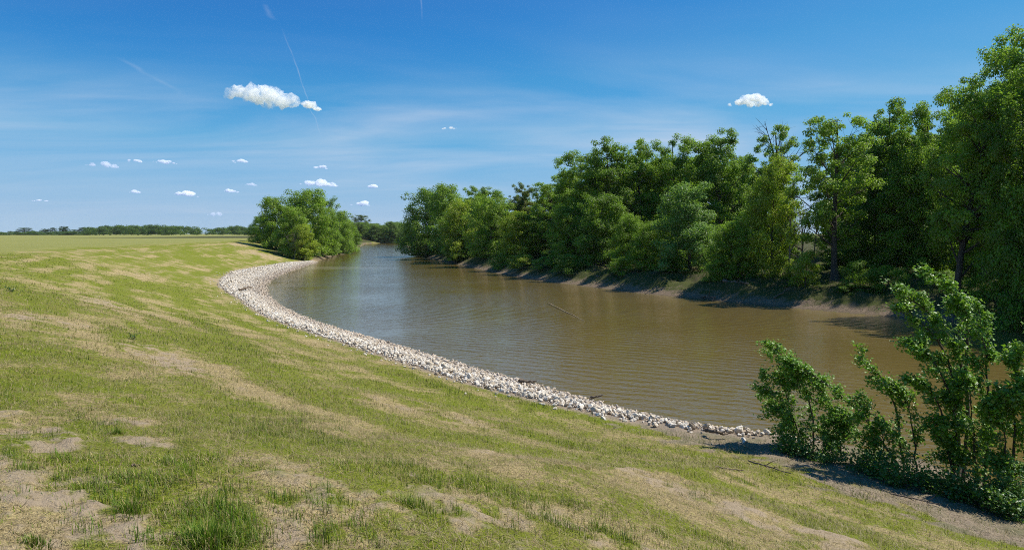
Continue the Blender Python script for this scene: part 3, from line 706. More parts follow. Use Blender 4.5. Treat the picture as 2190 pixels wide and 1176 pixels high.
WOOD = 'trees of the wood on the far bank'
wood = [  # kind, variant, px, depth, top row, width px, colour, label
 ('bushy', 0, 918, 178, 402, 105, DARK, 'dense dark rounded tree at the river bend, first of the wooded bank'),
 ('bushy', 1, 962, 160, 397, 95, MID, 'broad mid green tree just right of the dark one at the bend'),
 ('bushy', 2, 985, 138, 425, 95, YEL, 'low yellow green tree bulging towards the water near the bend'),
 ('tall', 1, 1010, 172, 396, 80, MID, 'tree peeping up behind the low yellow green one near the bend'),
 ('bushy', 0, 1050, 126, 418, 95, LITE, 'light green bushy tree hanging over a dark hollow in the bank'),
 ('tall', 0, 1045, 150, 402, 85, DARK, 'dark crown seen over the light green bushy tree'),
 ('tall', 1, 1112, 128, 388, 62, (.15, .15, .03), 'slim tree with a yellowish pointed top'),
 ('bushy', 2, 1105, 112, 450, 90, YEL, 'yellow green bush tree below the slim yellowish one'),
 ('airy', 0, 1175, 112, 380, 100, MID, 'thin stemmed tree left of the tall wood, its trunk showing below'),
 ('tall', 2, 1238, 104, 322, 115, MID, 'first tall tree where the skyline of the wood steps up'),
 ('tall', 0, 1300, 97, 298, 120, DARK, 'big very dark tree hung with ivy down to its foot'),
 ('bushy', 1, 1290, 90, 420, 110, DARK, 'dark leafy mass at the foot of the big dark tree'),
 ('tall', 1, 1372, 99, 294, 105, MID, 'tall tree right behind the reddish dead shrub'),
 ('tall', 2, 1448, 98, 289, 120, MID, 'broad tall crown above the pale willowy tree'),
 ('bushy', 2, 1475, 76, 388, 150, BLUE, 'pale bluish green willowy tree standing forward on the bank'),
 ('bushy', 0, 1395, 80, 470, 90, MID, 'small tree left of the pale willowy one'),
 ('tall', 0, 1540, 92, 280, 125, DARK, 'dark flat topped tall tree left of the bare topped one'),
 ('airy', 1, 1655, 84, 258, 115, LITE, 'airy tall tree with bare dark twigs sticking out of its top'),
 ('bushy', 1, 1650, 67, 342, 115, YEL, 'yellow green tree with a bent dark trunk in the middle of the bank'),
 ('bushy', 2, 1565, 68, 470, 110, MID, 'round dense tree beside the yellow green one with the bent trunk'),
 ('airy', 0, 1785, 64, 226, 165, LITE, 'tall airy tree on a straight dark trunk at the top of the bare mud bank'),
 ('tall', 1, 1915, 70, 206, 150, DARK, 'very dark tall tree right of the straight trunked one'),
 ('tall', 2, 1985, 66, 218, 130, MID, 'tall tree with ivy behind the wind blown saplings'),
 ('lean', 0, 2045, 53, 165, 190, LITE, 'large leaning tree, its trunk slanting up to the right'),
 ('tall', 0, 2175, 53, 66, 200, LITE, 'tallest tree, at the right edge of the picture'),
 ('tall', 1, 2105, 61, 140, 140, MID, 'tall crown between the leaning tree and the tallest one'),
 ('tall', 2, 2240, 48, 110, 190, DARK, 'dark tree cut by the right edge of the picture'),
 ('tall', 0, 2360, 46, 60, 210, MID, 'tall tree of the far bank outside the right edge, nearest the frame'),
 ('tall', 2, 2480, 43, 40, 220, DARK, 'dark tall tree of the far bank well outside the right edge'),
 ('bushy', 1, 2400, 42, 330, 190, MID, 'full low tree on the far bank outside the right edge'),
 ('tall', 1, 2640, 40, 30, 230, MID, 'last tall tree of the far bank beyond the right edge'),
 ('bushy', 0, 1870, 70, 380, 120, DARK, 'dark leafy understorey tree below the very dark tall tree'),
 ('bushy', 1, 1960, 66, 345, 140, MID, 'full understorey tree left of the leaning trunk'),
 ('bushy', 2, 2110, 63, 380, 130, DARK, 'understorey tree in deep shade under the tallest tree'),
 ('bushy', 0, 2190, 48, 400, 140, MID, 'low leafy tree on the bank at the right edge'),
 ('bushy', 1, 1215, 96, 440, 80, MID, 'small rounded tree beneath the first tall tree'),
 ('bushy', 2, 1345, 84, 455, 80, MID, 'small tree with hanging twigs right of the ivy covered giant'),
]
for kd, var, px, Y, yt, wp, col, lab in wood:
    tree_px('broadleaf_tree', kd, var, px, Y, yt, wp, col, lab, 'tree', WOOD, rz=0.0 if kd == 'lean' else None)
SHORT = {918: 'the dark tree at the bend', 962: 'the mid green tree at the bend', 985: 'the low yellow green tree', 1050: 'the light green bushy tree', 1112: 'the slim pointed tree', 1175: 'the thin stemmed tree', 1238: 'the first tall tree',
         1300: 'the ivy hung giant', 1372: 'the tree at the dead shrub', 1448: 'the crown over the willowy tree', 1540: 'the flat topped tree', 1655: 'the bare twigged tree', 1720: 'the dead trees', 1785: 'the straight dark trunk', 1850: 'the bare mud bank', 1915: 'the very dark tall tree',
         1985: 'the ivied tall tree', 2055: 'the slanting trunk', 2105: 'the crown by the tallest tree', 2175: 'the tallest tree', 2240: 'the tree cut by the frame'}
def near_name(px): return SHORT[min(SHORT, key=lambda q: abs(q - px))]
# rows further back inside the wood, which the gaps between the front trees show
rng = random.Random(8)
for i in range(34):
    px = 1010 + i * 37 + rng.uniform(-14, 14); base = np.interp(px, [900, 1000, 1250, 1500, 1700, 1900, 2300], [185, 125, 80, 63, 56, 50, 42])
    Y = base + rng.uniform(32, 60); yt = np.interp(px, [1000, 1180, 1220, 1560, 1620, 1700, 1880, 2000, 2060, 2300], [425, 410, 345, 315, 330, 330, 270, 260, 190, 120]) + rng.uniform(0, 40)
    if 1665 < px < 1770: continue
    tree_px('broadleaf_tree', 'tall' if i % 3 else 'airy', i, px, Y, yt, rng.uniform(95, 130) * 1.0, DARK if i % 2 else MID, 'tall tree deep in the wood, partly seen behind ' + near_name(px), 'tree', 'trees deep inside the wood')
for i in range(26):
    px = 1000 + i * 47 + rng.uniform(-14, 14); base = np.interp(px, [900, 1000, 1250, 1500, 1700, 1900, 2300], [185, 125, 80, 63, 56, 50, 42])
    Y = base + rng.uniform(16, 26)
    if 1660 < px < 1760: continue
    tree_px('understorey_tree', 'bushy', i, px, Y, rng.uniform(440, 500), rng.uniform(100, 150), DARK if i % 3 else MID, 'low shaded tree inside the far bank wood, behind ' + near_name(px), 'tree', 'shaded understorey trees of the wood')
# shrubs along the top of the muddy bank
sh = [(905, 512, 60, 'shrub at the water edge under the dark rounded tree at the bend'), (985, 530, 60, 'shrub below the low yellow green tree near the bend'), (1075, 545, 55, 'shrub under the light green bushy tree, beside the dark hollow'),
      (1120, 545, 60, 'yellowish shrub at the foot of the slim pointed tree'), (1165, 550, 55, 'bright shrub at the foot of the thin stemmed tree'), (1215, 545, 60, 'shrub in front of the first tall tree of the wood'), (1330, 552, 50, 'shrub between the ivy covered giant and the dead shrub'),
      (1435, 545, 60, 'shrub at the left foot of the pale willowy tree'), (1545, 548, 60, 'shrub under the round dense tree, above the mud'), (1600, 550, 55, 'pale shrub left of the bent dark trunk'), (1722, 540, 75, 'yellow green shrub between the dead trees and the straight dark trunk'),
      (1840, 560, 60, 'shrub right of the straight dark trunk'), (1900, 570, 70, 'dark shrub overhanging the shaded mud left of the tallest sapling'), (1700, 612, 46, 'small dark shrub low on the shaded mud bank below the dead trees'), (1765, 618, 46, 'small shrub at the shaded water edge below the straight dark trunk'), (1815, 606, 50, 'dark bush low on the mud bank right of the straight trunk'), (1868, 618, 50, 'low bush at the shaded water edge left of the tallest sapling'), (2025, 580, 75, 'dark shrub left of the slanting trunk'),
      (2100, 590, 80, 'shaded shrub at the water right of the slanting trunk'), (2165, 590, 85, 'shrub on the far bank at the right edge of the picture')]
for i, (px, yt, wp, lab) in enumerate(sh):
    base = np.interp(px, [866, 895, 940, 1000, 1080, 1150, 1250, 1350, 1500, 1700, 1900, 2190], [337, 190, 151, 123, 100, 88, 78, 70, 62.5, 55, 49, 43.4])
    tree_px('bank_shrub', 'shrub', i, px, base + (4.6 if px < 1650 else 3.0) + (i * 37 % 5) * 0.6, yt, wp, {1120: YEL, 1165: LITE, 1600: LITE, 1722: YEL, 2025: DARK}.get(px, DARK if i % 2 else MID), lab, 'shrub', 'shrubs along the top of the far bank')

CL = 'clump of trees on the near bank past the stones'
for kd, var, px, Y, yt, wp, col, lab in [
    ('bushy', 1, 590, 158, 424, 82, MID, 'leftmost big tree of the clump by the stones, its shadow on the field'),
    ('bushy', 0, 652, 160, 402, 100, MID, 'tallest rounded tree in the middle of the clump by the stones'),
    ('bushy', 2, 622, 148, 440, 75, LITE, 'light green tree at the front of the clump, above the reddish dead brush'),
    ('bushy', 1, 688, 170, 424, 75, DARK, 'darker tree on the river side of the clump by the stones'),
    ('bushy', 2, 648, 146, 478, 62, YEL, 'low yellow green tree drooping to the bank at the tip of the stones'),
    ('bushy', 0, 722, 205, 449, 66, MID, 'lower olive tree behind the clump, nearer the river bend'),
    ('bushy', 1, 742, 240, 470, 52, DARK, 'small dark tree where the near bank meets the distant water'),
    ('bushy', 2, 700, 185, 470, 60, LITE, 'low leafy tree overhanging the water beside the clump'),
    ('bushy', 0, 560, 170, 462, 45, DARK, 'small tree on the field edge at the left foot of the clump')]:
    tree_px('bushy_tree', kd, var, px, Y, yt, wp, col, lab, 'tree', CL)

# the far end of the river and the far edge of the field
FAR = (.120, .190, .040)
for k, (px, Y, yt, wp, lab) in enumerate([(772, 520, 457, 42, 'thin grey green tree rising above the others at the end of the river'), (800, 500, 478, 34, 'bushy tree at the end of the river, left of the gap'),
        (828, 540, 479, 32, 'small round tree closing the river view in the middle'), (845, 520, 474, 32, 'slightly taller far tree closing the river view on its right'), (864, 560, 482, 34, 'far tree half hidden behind the wooded bend'), (752, 470, 476, 34, 'far tree showing between the clump and the thin grey green tree')]):
    tree_px('bushy_tree', 'airy' if k == 0 else 'bushy', k, px, Y, yt, wp, FAR if k else (.12, .13, .05), lab, 'tree', 'trees at the end of the river')
for k in range(16):
    px = 764 + k * 7.5; Y = 438 + (k * 53 % 44)
    tree_px('bank_bush', 'bushy', k, px, Y, 475 + (k * 31 % 10), 38, FAR if k % 3 else (.10, .15, .035), 'bush in the low green belt along the bank at the end of the river', 'bush', 'bushes along the bank at the end of the river')
for k, (px, yt, wp, lab) in enumerate([(52, 486, 30, 'round far tree standing alone at the left of the field horizon'), (95, 489, 24, 'far tree with an open crown on the field horizon, right of the round one'), (113, 486, 18, 'slim far tree beside the open crowned one'),
        (137, 484, 20, 'dark pointed far tree standing apart on the field horizon'), (160, 490, 20, 'low pale far tree left of the treeline'), (180, 486, 22, 'far tree at the left end of the dense treeline')]):
    tree_px('field_tree', 'tall' if k % 2 else 'airy', k, px, 850, yt, wp, (.045, .075, .040), lab, 'tree', 'single trees on the field horizon')

def treeline():
    """the dense wood at the far edge of the field: reads as one mass"""
    rng = np.random.default_rng(3); mb = MB()
    def crown(x, y, z0, H, Wd, n):
        nb = 14; cc = np.stack([rng.normal(0, .28, nb) * Wd, rng.normal(0, .28, nb) * Wd, H * rng.uniform(.18, .86, nb)], 1)
        k = rng.integers(0, nb, n); d = nrmz(rng.normal(size=(n, 3)))
        c = cc[k] + d * (rng.random(n) ** .4)[:, None] * np.array([Wd * .26, Wd * .26, H * .17]) + np.array([x, y, z0])
        leaf_quads(mb, c, d + np.array([0, 0, .7]) + rng.normal(0, .4, (n, 3)), rng.uniform(.6, 1.1, n), rng, .8)
    for i in range(130):
        px = rng.uniform(-60, 585); Y = rng.uniform(690, 800) + 60 * (px < 200)
        if px < 190: top = 496 + rng.uniform(-2, 3)
        else: top = np.interp(px, [190, 230, 330, 420, 470, 520, 560], [486, 482, 480, 483, 488, 481, 484]) + rng.uniform(-2, 5)
        crown((px - CX) / F * Y, Y, 4.3, EYE - (top - HY) / F * Y - 4.3, rng.uniform(11, 17), 1300)
    o = mb.build('distant_treeline', M_leaf); o.color = (.045, .080, .030, 1)
    tag(o, 'dense dark treeline along the far edge of the field', 'treeline', kind='stuff')
treeline()

# leafless trees
def bare_tree(seed, H, spread, levels=3, r0=None, nb=(7, 5, 4)):
    rng = np.random.default_rng(seed); mb = MB(); r0 = r0 or H * .014
    def grow(p, d, ln, r, lev):
        q = p + d * ln; q2 = p + d * ln * .5 + rng.normal(0, .06, 3) * ln
        pts = bez(p, q2, q, 6); tube(mb, pts, np.linspace(r, r * .25, 6), 5 if lev else 7)
        if lev < levels:
            for k in range(nb[min(lev, len(nb) - 1)]):
                u = rng.uniform(.3 if lev == 0 else .15, 1); s = pts[int(u * 5)]
                dd = nrmz(d * .6 + rng.normal(0, .55, 3) * spread + np.array([0, 0, .25]))
                grow(s, dd, ln * rng.uniform(.3, .5), r * .38, lev + 1)
    grow(np.array([0, 0, -.2]), nrmz(np.array([rng.normal(0, .04), rng.normal(0, .04), 1.0])), H * .82, r0, 0)
    return mb
for k, (px, Y, yt, H_, sp, lab) in enumerate([(1690, 63, 425, 0, 1.0, 'grey dead tree wrapped in bare vines in the gap of the wood'), (1718, 64, 420, 0, .9, 'second dead tree, thinner, in the gap left of the straight dark trunk'),
        (1740, 66, 445, 0, 1.0, 'short dead tree nearest the straight dark trunk'), (1665, 83, 246, 0, .9, 'tall dead tree whose bare dark twigs stick out above the wood'), (1378, 78, 470, 0, 1.3, 'reddish brown dead shrub against the dark trees'), (628, 144, 480, 0, 1.4, 'reddish brown dead brush at the front of the clump')]):
    x = (px - CX) / F * Y; z0 = gz(x, Y); H = EYE - (yt - HY) / F * Y - z0
    o = bare_tree(200 + k, H, sp, 3, nb=(10, 6, 4)).build('dead_tree', M_bark if k == 3 else M_dead); o.location = (x, Y, z0)
    tag(o, lab, 'dead tree', 'leafless trees')

# ------------------------------------------------------------------ saplings and bushes on the near bank, blown to the left by the wind
def sapling(stems, seed, label, n_side=10, side=1.2, leaf=0.086, per=26, group='wind blown saplings on the near bank', col=(.150, .285, .030)):
    """stems: list of 3-D polylines (world); leaves sit on side shoots that trail to the left"""
    rng = np.random.default_rng(seed); p0 = np.array(stems[0][0], float); root = empty('sapling', tuple(p0)); tag(root, label, 'sapling', group)
    tm = MB(); cm = MB()
    wind = np.array([-1.0, .1, .12])
    for st in stems:
        P = np.array(st, float) - p0
        u = np.linspace(0, 1, len(P)); uu = np.linspace(0, 1, 14); P = np.stack([np.interp(uu, u, P[:, k]) for k in range(3)], 1)
        P[1:-1] = (P[:-2] + 2 * P[1:-1] + P[2:]) / 4; P[1:-1] += rng.normal(0, .012, (12, 3))
        ln = np.linalg.norm(np.diff(P, axis=0), axis=1).sum()
        tube(tm, P, np.linspace(0.008 * ln + .006, .004, 14), 6)
        shoots = [(P[8:], .6)]
        for k in range(int(n_side * 1.8)):
            a = rng.uniform(.10, .97); i = int(a * 13); s = P[i]
            d = nrmz(wind * rng.uniform(.2, 1.0) + rng.normal(0, .6, 3) + nrmz(P[-1] - P[0]) * .7); l = side * rng.uniform(.45, 1.0) * (1.15 - .6 * a)
            e = s + d * l; mid = s + d * l * .5 + np.array([.05, 0, .10]) * l; e[2] -= .06 * l
            b = bez(s, mid, e, 8); tube(tm, b, np.linspace(.009, .003, 8), 4); shoots.append((b, 1.0))
            for q in range(2):
                j = rng.integers(2, 7); d2 = nrmz(d + rng.normal(0, .55, 3) + wind * .3); b2 = bez(b[j], b[j] + d2 * l * .22, b[j] + d2 * l * rng.uniform(.3, .5), 5)
                tube(tm, b2, np.linspace(.005, .002, 5), 3); shoots.append((b2, .6))
        for b, wgt in shoots:
            n = int(2.2 * per * wgt * rng.uniform(.7, 1.2)); f = rng.uniform(.25, 1.0, n) * (len(b) - 1); i0 = np.minimum(f.astype(int), len(b) - 2); fr = (f - i0)[:, None]
            c = b[i0] * (1 - fr) + b[i0 + 1] * fr; off = nrmz(rng.normal(size=(n, 3))); c = c + off * rng.uniform(.03, .19, n)[:, None]
            up = nrmz(off + wind * .9 + np.array([0, 0, -.25])); nv = nrmz(rng.normal(0, .5, (n, 3)) + np.array([.25, -.15, .75]))
            leaf_lobed(cm, c, nv, up, leaf * rng.uniform(.6, 1.2, n), rng)
    tm.build('stem', M_bark, root, True); o = cm.build('foliage', M_leaf_near, root); o.color = tuple(col) + (1,)
    return root
def pt(px, py, Y): return ((px - CX) / F * Y, Y, EYE - (py - HY) / F * Y)
def base_pt(px, Y): x = (px - CX) / F * Y; return (x, Y, gz(x, Y) - .05)
sapling([[base_pt(1925, 17.0), pt(1850, 890, 17.3), pt(1770, 822, 17.6), pt(1720, 790, 17.8), pt(1650, 745, 18.0)], [base_pt(1700, 18.5), pt(1690, 880, 18.5), pt(1670, 800, 18.5), pt(1660, 735, 18.4)],
         [base_pt(1740, 18.3), pt(1740, 890, 18.3), pt(1720, 830, 18.2), pt(1700, 750, 18.2)], [base_pt(1715, 18.4), pt(1700, 900, 18.5), pt(1660, 850, 18.6), pt(1625, 790, 18.6)],
         [base_pt(1800, 17.8), pt(1790, 900, 17.8), pt(1770, 850, 17.9), pt(1740, 800, 18)]], 1, 'low sapling leaning far left over the water on a long slanting stem', 9, 1.0, per=26)
sapling([[base_pt(1800, 17.6), pt(1795, 920, 17.6), pt(1780, 870, 17.6)]], 12, 'short sapling below the long slanting stem', 8, .7, per=22)
sapling([[base_pt(1872, 16.8), pt(1866, 930, 16.8), pt(1850, 880, 16.8), pt(1828, 850, 16.8)], [base_pt(1890, 16.6), pt(1890, 940, 16.6), pt(1880, 890, 16.6)]], 13, 'short airy sapling in the gap right of the long slanting stem', 7, .6, per=16)
sapling([[base_pt(1935, 16.6), pt(1920, 880, 16.6), pt(1890, 810, 16.6), pt(1830, 758, 16.6)], [base_pt(1960, 16.5), pt(1950, 890, 16.4), pt(1930, 830, 16.4)]], 2, 'slender sapling whose thin tip points left, left of the tallest one', 8, .75, per=22)
sapling([[base_pt(2035, 16.0), pt(2045, 880, 16.0), pt(2068, 760, 16.0), pt(2072, 680, 16.0), pt(2045, 625, 16.0), pt(2005, 597, 15.9), pt(1958, 580, 15.9)], [base_pt(2060, 16.3), pt(2075, 860, 16.3), pt(2050, 750, 16.4), pt(2000, 680, 16.4), pt(1950, 640, 16.4), pt(1885, 592, 16.4)],
         [base_pt(2050, 16.2), pt(2050, 850, 16.2), pt(2020, 740, 16.2), pt(1960, 680, 16.2), pt(1878, 652, 16.2)], [base_pt(2050, 16.0), pt(2040, 850, 15.8), pt(1995, 770, 15.7), pt(1955, 730, 15.6)], [base_pt(2040, 16.0), pt(2010, 860, 15.6), pt(1950, 800, 15.4)]],
        3, 'tallest wind blown sapling, its two plumes sweeping left across the far bank', 9, .62, per=30)
sapling([[base_pt(2105, 15.6), pt(2110, 880, 15.6), pt(2110, 760, 15.6), pt(2090, 650, 15.6)], [base_pt(2090, 15.6), pt(2080, 900, 15.4), pt(2070, 800, 15.2)]], 4, 'upright sapling right of the tallest one with a single narrow tip', 11, .8, per=26)
sapling([[base_pt(2165, 15.0), pt(2170, 900, 15.0), pt(2175, 800, 15.0), pt(2185, 735, 15.0)], [base_pt(2185, 15.0), pt(2200, 900, 15.0), pt(2195, 780, 14.8)], [base_pt(2150, 15.0), pt(2150, 930, 14.8), pt(2135, 850, 14.7)]], 5, 'many stemmed sapling at the right edge of the picture', 11, .85, per=26)
sapling([[base_pt(2255, 14.6), pt(2260, 850, 14.6), pt(2250, 700, 14.6)], [base_pt(2230, 14.4), pt(2230, 900, 14.4), pt(2215, 820, 14.4)]], 6, 'sapling mostly beyond the right edge of the picture', 9, .8, per=20)

def low_bush(px, Y, h, wd, n, seed, label, leaf=.075, name='low_bush', col=(.09, .18, .024)):
    rng = np.random.default_rng(seed); x, y, z = base_pt(px, Y); root = empty(name, (x, y, z)); tag(root, label, 'bush', 'low bushes at the foot of the saplings')
    tm = MB(); cm = MB(); ends = []
    for k in range(22):
        a = rng.uniform(0, 2 * PI); r = wd * math.sqrt(rng.random()) * .5; e = np.array([math.cos(a) * r, math.sin(a) * r * .8, h * rng.uniform(.35, 1) * (1 - .5 * (r / wd * 2) ** 2)])
        tube(tm, bez(np.array([e[0] * .4, e[1] * .4, 0]), np.array([e[0] * .6, e[1] * .6, e[2] * .7]), e, 5), np.linspace(.008, .003, 5), 4); ends.append(e)
    ends = np.array(ends); k = rng.integers(0, 22, n); u = rng.uniform(.35, 1.05, n)[:, None]
    c = ends[k] * u + rng.normal(0, .09, (n, 3)); c[:, 2] = np.maximum(c[:, 2], .02)
    leaf_lobed(cm, c, np.array([.1, -.2, .8]) + rng.normal(0, .5, (n, 3)), rng.normal(0, 1, (n, 3)) + np.array([-.5, 0, 0]), leaf * rng.uniform(.5, 1.2, n), rng)
    tm.build('stem', M_bark, root, True); o = cm.build('foliage', M_leaf_near, root); o.color = tuple(col) + (1,)
low_bush(1690, 17.6, .6, 1.2, 950, 1, 'leftmost low bush, at the end of the stone band')
low_bush(1775, 17.0, .6, 1.4, 1100, 2, 'low bush under the leaning sapling', col=(.065, .145, .024))
low_bush(1865, 16.1, .7, 1.5, 1300, 3, 'dark low bush at the foot of the slanting stem', col=(.065, .145, .024))
low_bush(1950, 15.3, .75, 1.5, 1300, 4, 'low bush left of the tallest sapling')
low_bush(2040, 14.8, .8, 1.5, 1500, 5, 'low bush in front of the tallest sapling', col=(.065, .145, .024))
low_bush(2115, 14.2, 1.0, 1.4, 1600, 6, 'tall leafy low bush right of the tallest sapling')
low_bush(2185, 13.7, 1.1, 1.3, 1600, 7, 'low bush cut by the right edge of the picture', col=(.065, .145, .024))

# broadleaf weeds out on the slope
def weed(px, py, h, n, seed, label):
    rng = np.random.default_rng(seed); X, Y, Z = ray_ground(px, py); root = empty('weed', (X, Y, Z)); tag(root, label, 'weed', 'dark weeds on the grass slope')
    tm = MB(); cm = MB(); cs = []
    for k in range(6):
        a = rng.uniform(0, 2 * PI); e = np.array([math.cos(a) * h * .7, math.sin(a) * h * .7, h * rng.uniform(.5, 1)])
        b = bez(np.zeros(3) - [0, 0, .02], np.array([e[0] * .3, e[1] * .3, e[2] * .7]), e, 5); tube(tm, b, np.linspace(.007, .003, 5), 4); cs.append(b[1:])
    cs = np.concatenate(cs); c = cs[rng.integers(0, len(cs), n)] + rng.normal(0, .035, (n, 3)); c[:, 2] = np.maximum(c[:, 2], .02)
    leaf_lobed(cm, c, np.array([0, -.2, .8]) + rng.normal(0, .5, (n, 3)), rng.normal(0, 1, (n, 3)), h * .28 * rng.uniform(.6, 1.2, n), rng)
    tm.build('stem', M_bark, root, True); o = cm.build('foliage', M_leaf_near, root); o.color = (.03, .075, .02, 1)
weed(287, 727, .20, 60, 1, 'dark leafy weed standing alone above the big bare patch on the slope')
weed(25, 624, .24, 50, 2, 'small dark weed at the left edge of the slope')

# grass and weeds on the wooded bank
def bank_grass():
    rng = np.random.default_rng(21); mb = MB(); n = 260000
    Y = rng.uniform(40, 150, n) ** 1.0; px = rng.uniform(880, 2260, n); x = (px - CX) / F * Y
    f = cover(x, Y); s = f['s']; nz = fbm(x / 2.2, Y / 2.2, 121, 4); edge = np.exp(-((s - 1.3) / .6) ** 2) * 0.7
    p = sstep(.40, .58, nz) * sstep(1.2, 3.2, s) * (1 - sstep(16, 24, s)) + edge * sstep(.5, .62, fbm(x / 1.3, Y / 1.3, 131, 3))
    k = (rng.random(n) < p) & ~f['near'] & ~f['ins']; x, Y, s = x[k], Y[k], s[k]; n = len(x); u = rng.random((n, 1)); e = (s < 2.4)[:, None]
    c = np.where(e, np.array([.22, .21, .07]) * (1 - u) + np.array([.34, .29, .14]) * u, np.array([.055, .115, .010]) * (1 - u) + np.array([.135, .215, .018]) * u)
    blades(mb, x, Y, f['z'][k] - .03, rng.uniform(.2, .5, n), rng.uniform(.025, .05, n) * Y / 65, rng.uniform(0, 2 * PI, n), rng.uniform(.1, .7, n), c, False)
    tag(mb.build('bank_grass', M_grass), 'tufts of grass and reeds on the muddy far bank', 'grass', kind='stuff')
bank_grass()

# ------------------------------------------------------------------ wood lying about
def stick(name, pts, r, mat, label, cat, seed=0, forks=0, group=None):
    rng = np.random.default_rng(seed + 900); p0 = np.array(pts[0]); P = np.array(pts, float) - p0; mb = MB(); u = np.linspace(0, 1, len(P)); uu = np.linspace(0, 1, 12)
    P = np.stack([np.interp(uu, u, P[:, k]) for k in range(3)], 1); P += rng.normal(0, r * .35, P.shape)
    tube(mb, P, np.linspace(r, r * .45, 12) * rng.uniform(.85, 1.15, 12), 8)
    ln = np.linalg.norm(P[-1] - P[0])
    for k in range(forks):
        i = rng.integers(4, 11); d = nrmz(nrmz(P[-1] - P[0]) + rng.normal(0, .6, 3) + np.array([0, 0, .35])); q = P[i] + d * ln * rng.uniform(.15, .35)
        tube(mb, bez(P[i], (P[i] + q) / 2 + rng.normal(0, .03, 3) * ln, q, 5), np.linspace(r * .5, r * .15, 5), 5)
    o = mb.build(name, mat, smooth=True); o.location = tuple(p0); return tag(o, label, cat, group)
a, b = w2(1172, 650), w2(1250, 686)
stick('floating_branch', [(a[0], a[1], .10), ((a[0] + b[0]) / 2, (a[1] + b[1]) / 2, .05), (b[0], b[1], .01)], .032, M_pale, 'long thin pale branch floating in the middle of the river', 'branch', 1)
def on_ground(px, py, lift): X, Y, Z = ray_ground(px, py); return (X, Y, Z + lift)
stick('driftwood_log', [on_ground(1110, 822, .16), on_ground(1142, 828, .18)], .085, M_drift, 'short dark log lying on the stones near the water', 'log', 2, 1)
stick('driftwood_log', [on_ground(510, 625, .28), on_ground(540, 622, .36)], .12, M_drift, 'dark driftwood log lying on the stones at the bend', 'log', 3, 3)
stick('driftwood_branch', [on_ground(1262, 858, .12), on_ground(1288, 862, .3)], .05, M_drift, 'small dark snag poking from the waterline below the stones', 'branch', 4, 2)
stick('driftwood_branch', [on_ground(1512, 932, .16), on_ground(1530, 940, .24), on_ground(1556, 938, .12)], .06, M_drift, 'forked dark branch at the foot of the stone band near the low bushes', 'branch', 5, 4)
stick('driftwood_branch', [on_ground(1500, 638, .18), on_ground(1530, 645, .35)], .12, M_drift, 'dark snag at the water edge of the far bank', 'branch', 6, 3)
stick('fallen_twig', [on_ground(1530, 1000, .03), on_ground(1590, 1012, .05)], .018, M_drift, 'thin reddish twig lying in the grass above the dirt strip', 'twig', 7, 1)
stick('fallen_twig', [on_ground(1600, 990, .05), on_ground(1690, 1020, .08)], .022, M_drift, 'long dark twig lying along the dirt strip', 'twig', 8, 3)
stick('fallen_twig', [on_ground(1905, 1060, .05), on_ground(2010, 1085, .06)], .02, M_drift, 'dark twig in the dirt below the saplings', 'twig', 9, 3)
stick('fallen_twig', [on_ground(282, 1000, .02), on_ground(300, 1000, .03)], .012, M_drift, 'short dark twig on a bare patch of the near slope', 'twig', 10, 1)

stick('driftwood_log', [on_ground(1545, 606, .12), on_ground(1602, 611, .2)], .14, M_drift, 'long dark log lying in the shade on the far bank under the round dense tree', 'log', 11, 2)
stick('driftwood_log', [on_ground(1275, 593, .1), on_ground(1312, 600, .1)], .12, M_drift, 'grey log on the far mud below the ivy hung giant', 'log', 12, 2)
stick('driftwood_branch', [on_ground(1655, 640, .08), on_ground(1690, 632, .5)], .06, M_drift, 'branch sticking out of the far mud below the dead trees', 'branch', 13, 3)
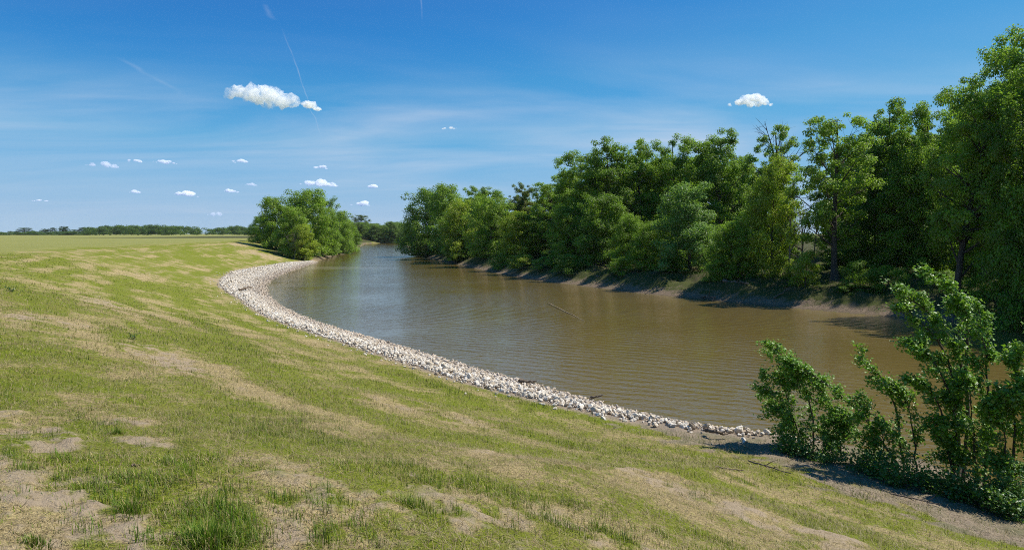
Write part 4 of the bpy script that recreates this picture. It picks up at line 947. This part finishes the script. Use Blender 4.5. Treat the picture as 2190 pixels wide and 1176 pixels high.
# ------------------------------------------------------------------ fair weather clouds: closed bodies of white vapour high over the land
def cloud_material(density, cell=None):
    m, n = new_mat('cloud_vapour')
    if cell:
        P = n.n('ShaderNodeNewGeometry').outputs['Position']
        nz = n.noise(P, 1.0 / cell, 5, 0.6, 0.4)
        density = n.math('MULTIPLY', n.ramp(nz, [(0.36, 0.0), (0.72, 1.0)]), density * 2.1)
    v = n.n('ShaderNodeVolumeScatter', ins={'Color': (.955, .975, 1, 1), 'Density': density, 'Anisotropy': 0.2})
    n.n('ShaderNodeOutputMaterial', ins={1: v.outputs[0]}); return m
def cloud(px, py, wpx, hpx, tau, label, seed, slope=0.0, puffs=None):
    rng = np.random.default_rng(seed + 40); Y = 1250.0 * F / (HY - py); k = Y / F; X = (px - CX) * k; Z = EYE + (HY - py) * k
    mb = MB(); sv, sf = ico(3); nb = max(9, int(wpx / 5))
    for x_, y_, r_ in puffs or ():
        mb.add(sv * r_ * k * np.array([1.25, 1.1, .95]) + np.array([(x_ - px) * k, rng.normal(0, 6) * k, (py - y_) * k]), sf)
    for i in range(0 if puffs else nb):
        u = rng.uniform(-1, 1); hh = hpx * k * (0.62 * (1 - abs(u) ** 1.8) + .10) * rng.uniform(.5, 1.0)
        r = max(hh * .6, 0.10 * hpx * k); c = np.array([u * .46 * wpx * k, rng.normal(0, .10) * wpx * k, -hpx * k * .30 + r * rng.uniform(.5, 1.3) - slope * u * wpx * k * .5])
        mb.add(sv * r * np.array([rng.uniform(1.2, 1.9), 1.2, rng.uniform(.75, 1)]) + c, sf)
    o = mb.build('cloud', None, smooth=True); o.location = (X, Y, Z)
    vox = hpx * k * (.030 if hpx > 20 else .05)
    rm = o.modifiers.new('merge', 'REMESH'); rm.mode = 'VOXEL'; rm.voxel_size = vox
    for sc, st in ((.45, .30), (.20, .18), (.09, .08)) if hpx > 20 else ((.8, .15),):
        tx = bpy.data.textures.new('puff', 'CLOUDS'); tx.noise_scale = hpx * k * sc; tx.noise_depth = 4
        dm = o.modifiers.new('puffs', 'DISPLACE'); dm.texture = tx; dm.strength = hpx * k * st; dm.mid_level = .55; dm.texture_coords = 'GLOBAL'
    o.data.materials.append(cloud_material(tau / (hpx * k), hpx * k * .28 if hpx > 20 else None))
    return tag(o, label, 'cloud', 'small clouds in the blue sky')
MAIN = [(484, 208, 6), (495, 206, 11), (511, 198, 17), (533, 202, 18), (556, 206, 20), (580, 210, 21), (604, 214, 18), (624, 218, 13), (638, 221, 7), (505, 188, 9), (536, 187, 11), (562, 190, 12), (592, 198, 11), (618, 206, 9), (584, 226, 9), (602, 226, 8)]
RIGHT = [(1562, 224, 4), (1574, 221, 6), (1586, 218, 9), (1598, 212, 12), (1612, 213, 12), (1626, 213, 8), (1634, 219, 9), (1648, 224, 5), (1604, 222, 8), (1620, 223, 7)]
for i, a in enumerate([
    (568, 206, 150, 58, 4.5, 'largest white cloud, upper left, crossed by the vapour trail', 0.10), (664, 226, 48, 26, 5, 'small white puff touching the right end of the largest cloud', 0.25),
    (1608, 219, 92, 32, 4.5, 'white cloud alone on the right above the wood', 0.05), (680, 391, 88, 24, 6, 'bright flat based cloud just above the clump of trees', 0.05), (684, 357, 32, 13, 4, 'tiny cloud above the bright flat based one', 0.05),
    (796, 398, 30, 12, 4, 'tiny cloud right of the bright flat based one', 0.08), (772, 436, 48, 15, 4, 'small cloud low over the end of the river', 0.03), (398, 414, 58, 17, 5, 'small bright cloud left of the tree clump, low in the sky', 0.1),
    (492, 408, 42, 12, 3.5, 'small cloud between the clump of trees and the low bright one', 0.05), (288, 410, 26, 10, 3, 'tiny faint cloud low over the field, left of the low bright one', 0.02), (222, 353, 76, 16, 2.0, 'faint wide cloud at the left, leftmost of its row of three', 0.08),
    (288, 343, 36, 13, 3.5, 'middle small cloud in the row of three at the left', 0.05), (350, 345, 56, 14, 3.0, 'right small cloud in the row of three at the left', 0.08), (514, 345, 36, 12, 3.5, 'lone small cloud below the largest one', 0.03),
    (88, 429, 42, 9, 3, 'small thin cloud low at the far left', 0.06), (460, 457, 38, 13, 1.4, 'very faint cloud low over the treeline', 0.03), (960, 274, 46, 8, 1.6, 'thin wisp of cloud in the middle of the sky', 0.02), (538, 395, 36, 9, 1.3, 'faint shred of cloud left of the bright flat based one', 0.05)]):
    cloud(*a[:6], i, slope=a[6], puffs=MAIN if i == 0 else RIGHT if i == 2 else None)

# ------------------------------------------------------------------ thin summer haze
mb = MB(); x0, x1, y0, y1, z0, z1 = -1600, 1600, -300, 1700, -4, 34
mb.add([(x0, y0, z0), (x1, y0, z0), (x1, y1, z0), (x0, y1, z0), (x0, y0, z1), (x1, y0, z1), (x1, y1, z1), (x0, y1, z1)], [[0, 3, 2, 1], [4, 5, 6, 7], [0, 1, 5, 4], [1, 2, 6, 5], [2, 3, 7, 6], [3, 0, 4, 7]])
m, n = new_mat('summer_haze'); v = n.n('ShaderNodeVolumePrincipled', ins={'Color': (.82, .91, 1, 1), 'Density': 0.00004, 'Anisotropy': 0.1}); n.n('ShaderNodeOutputMaterial', ins={1: v.outputs[0]})
tag(mb.build('haze', m), 'thin blue summer haze over the whole land', kind='stuff')
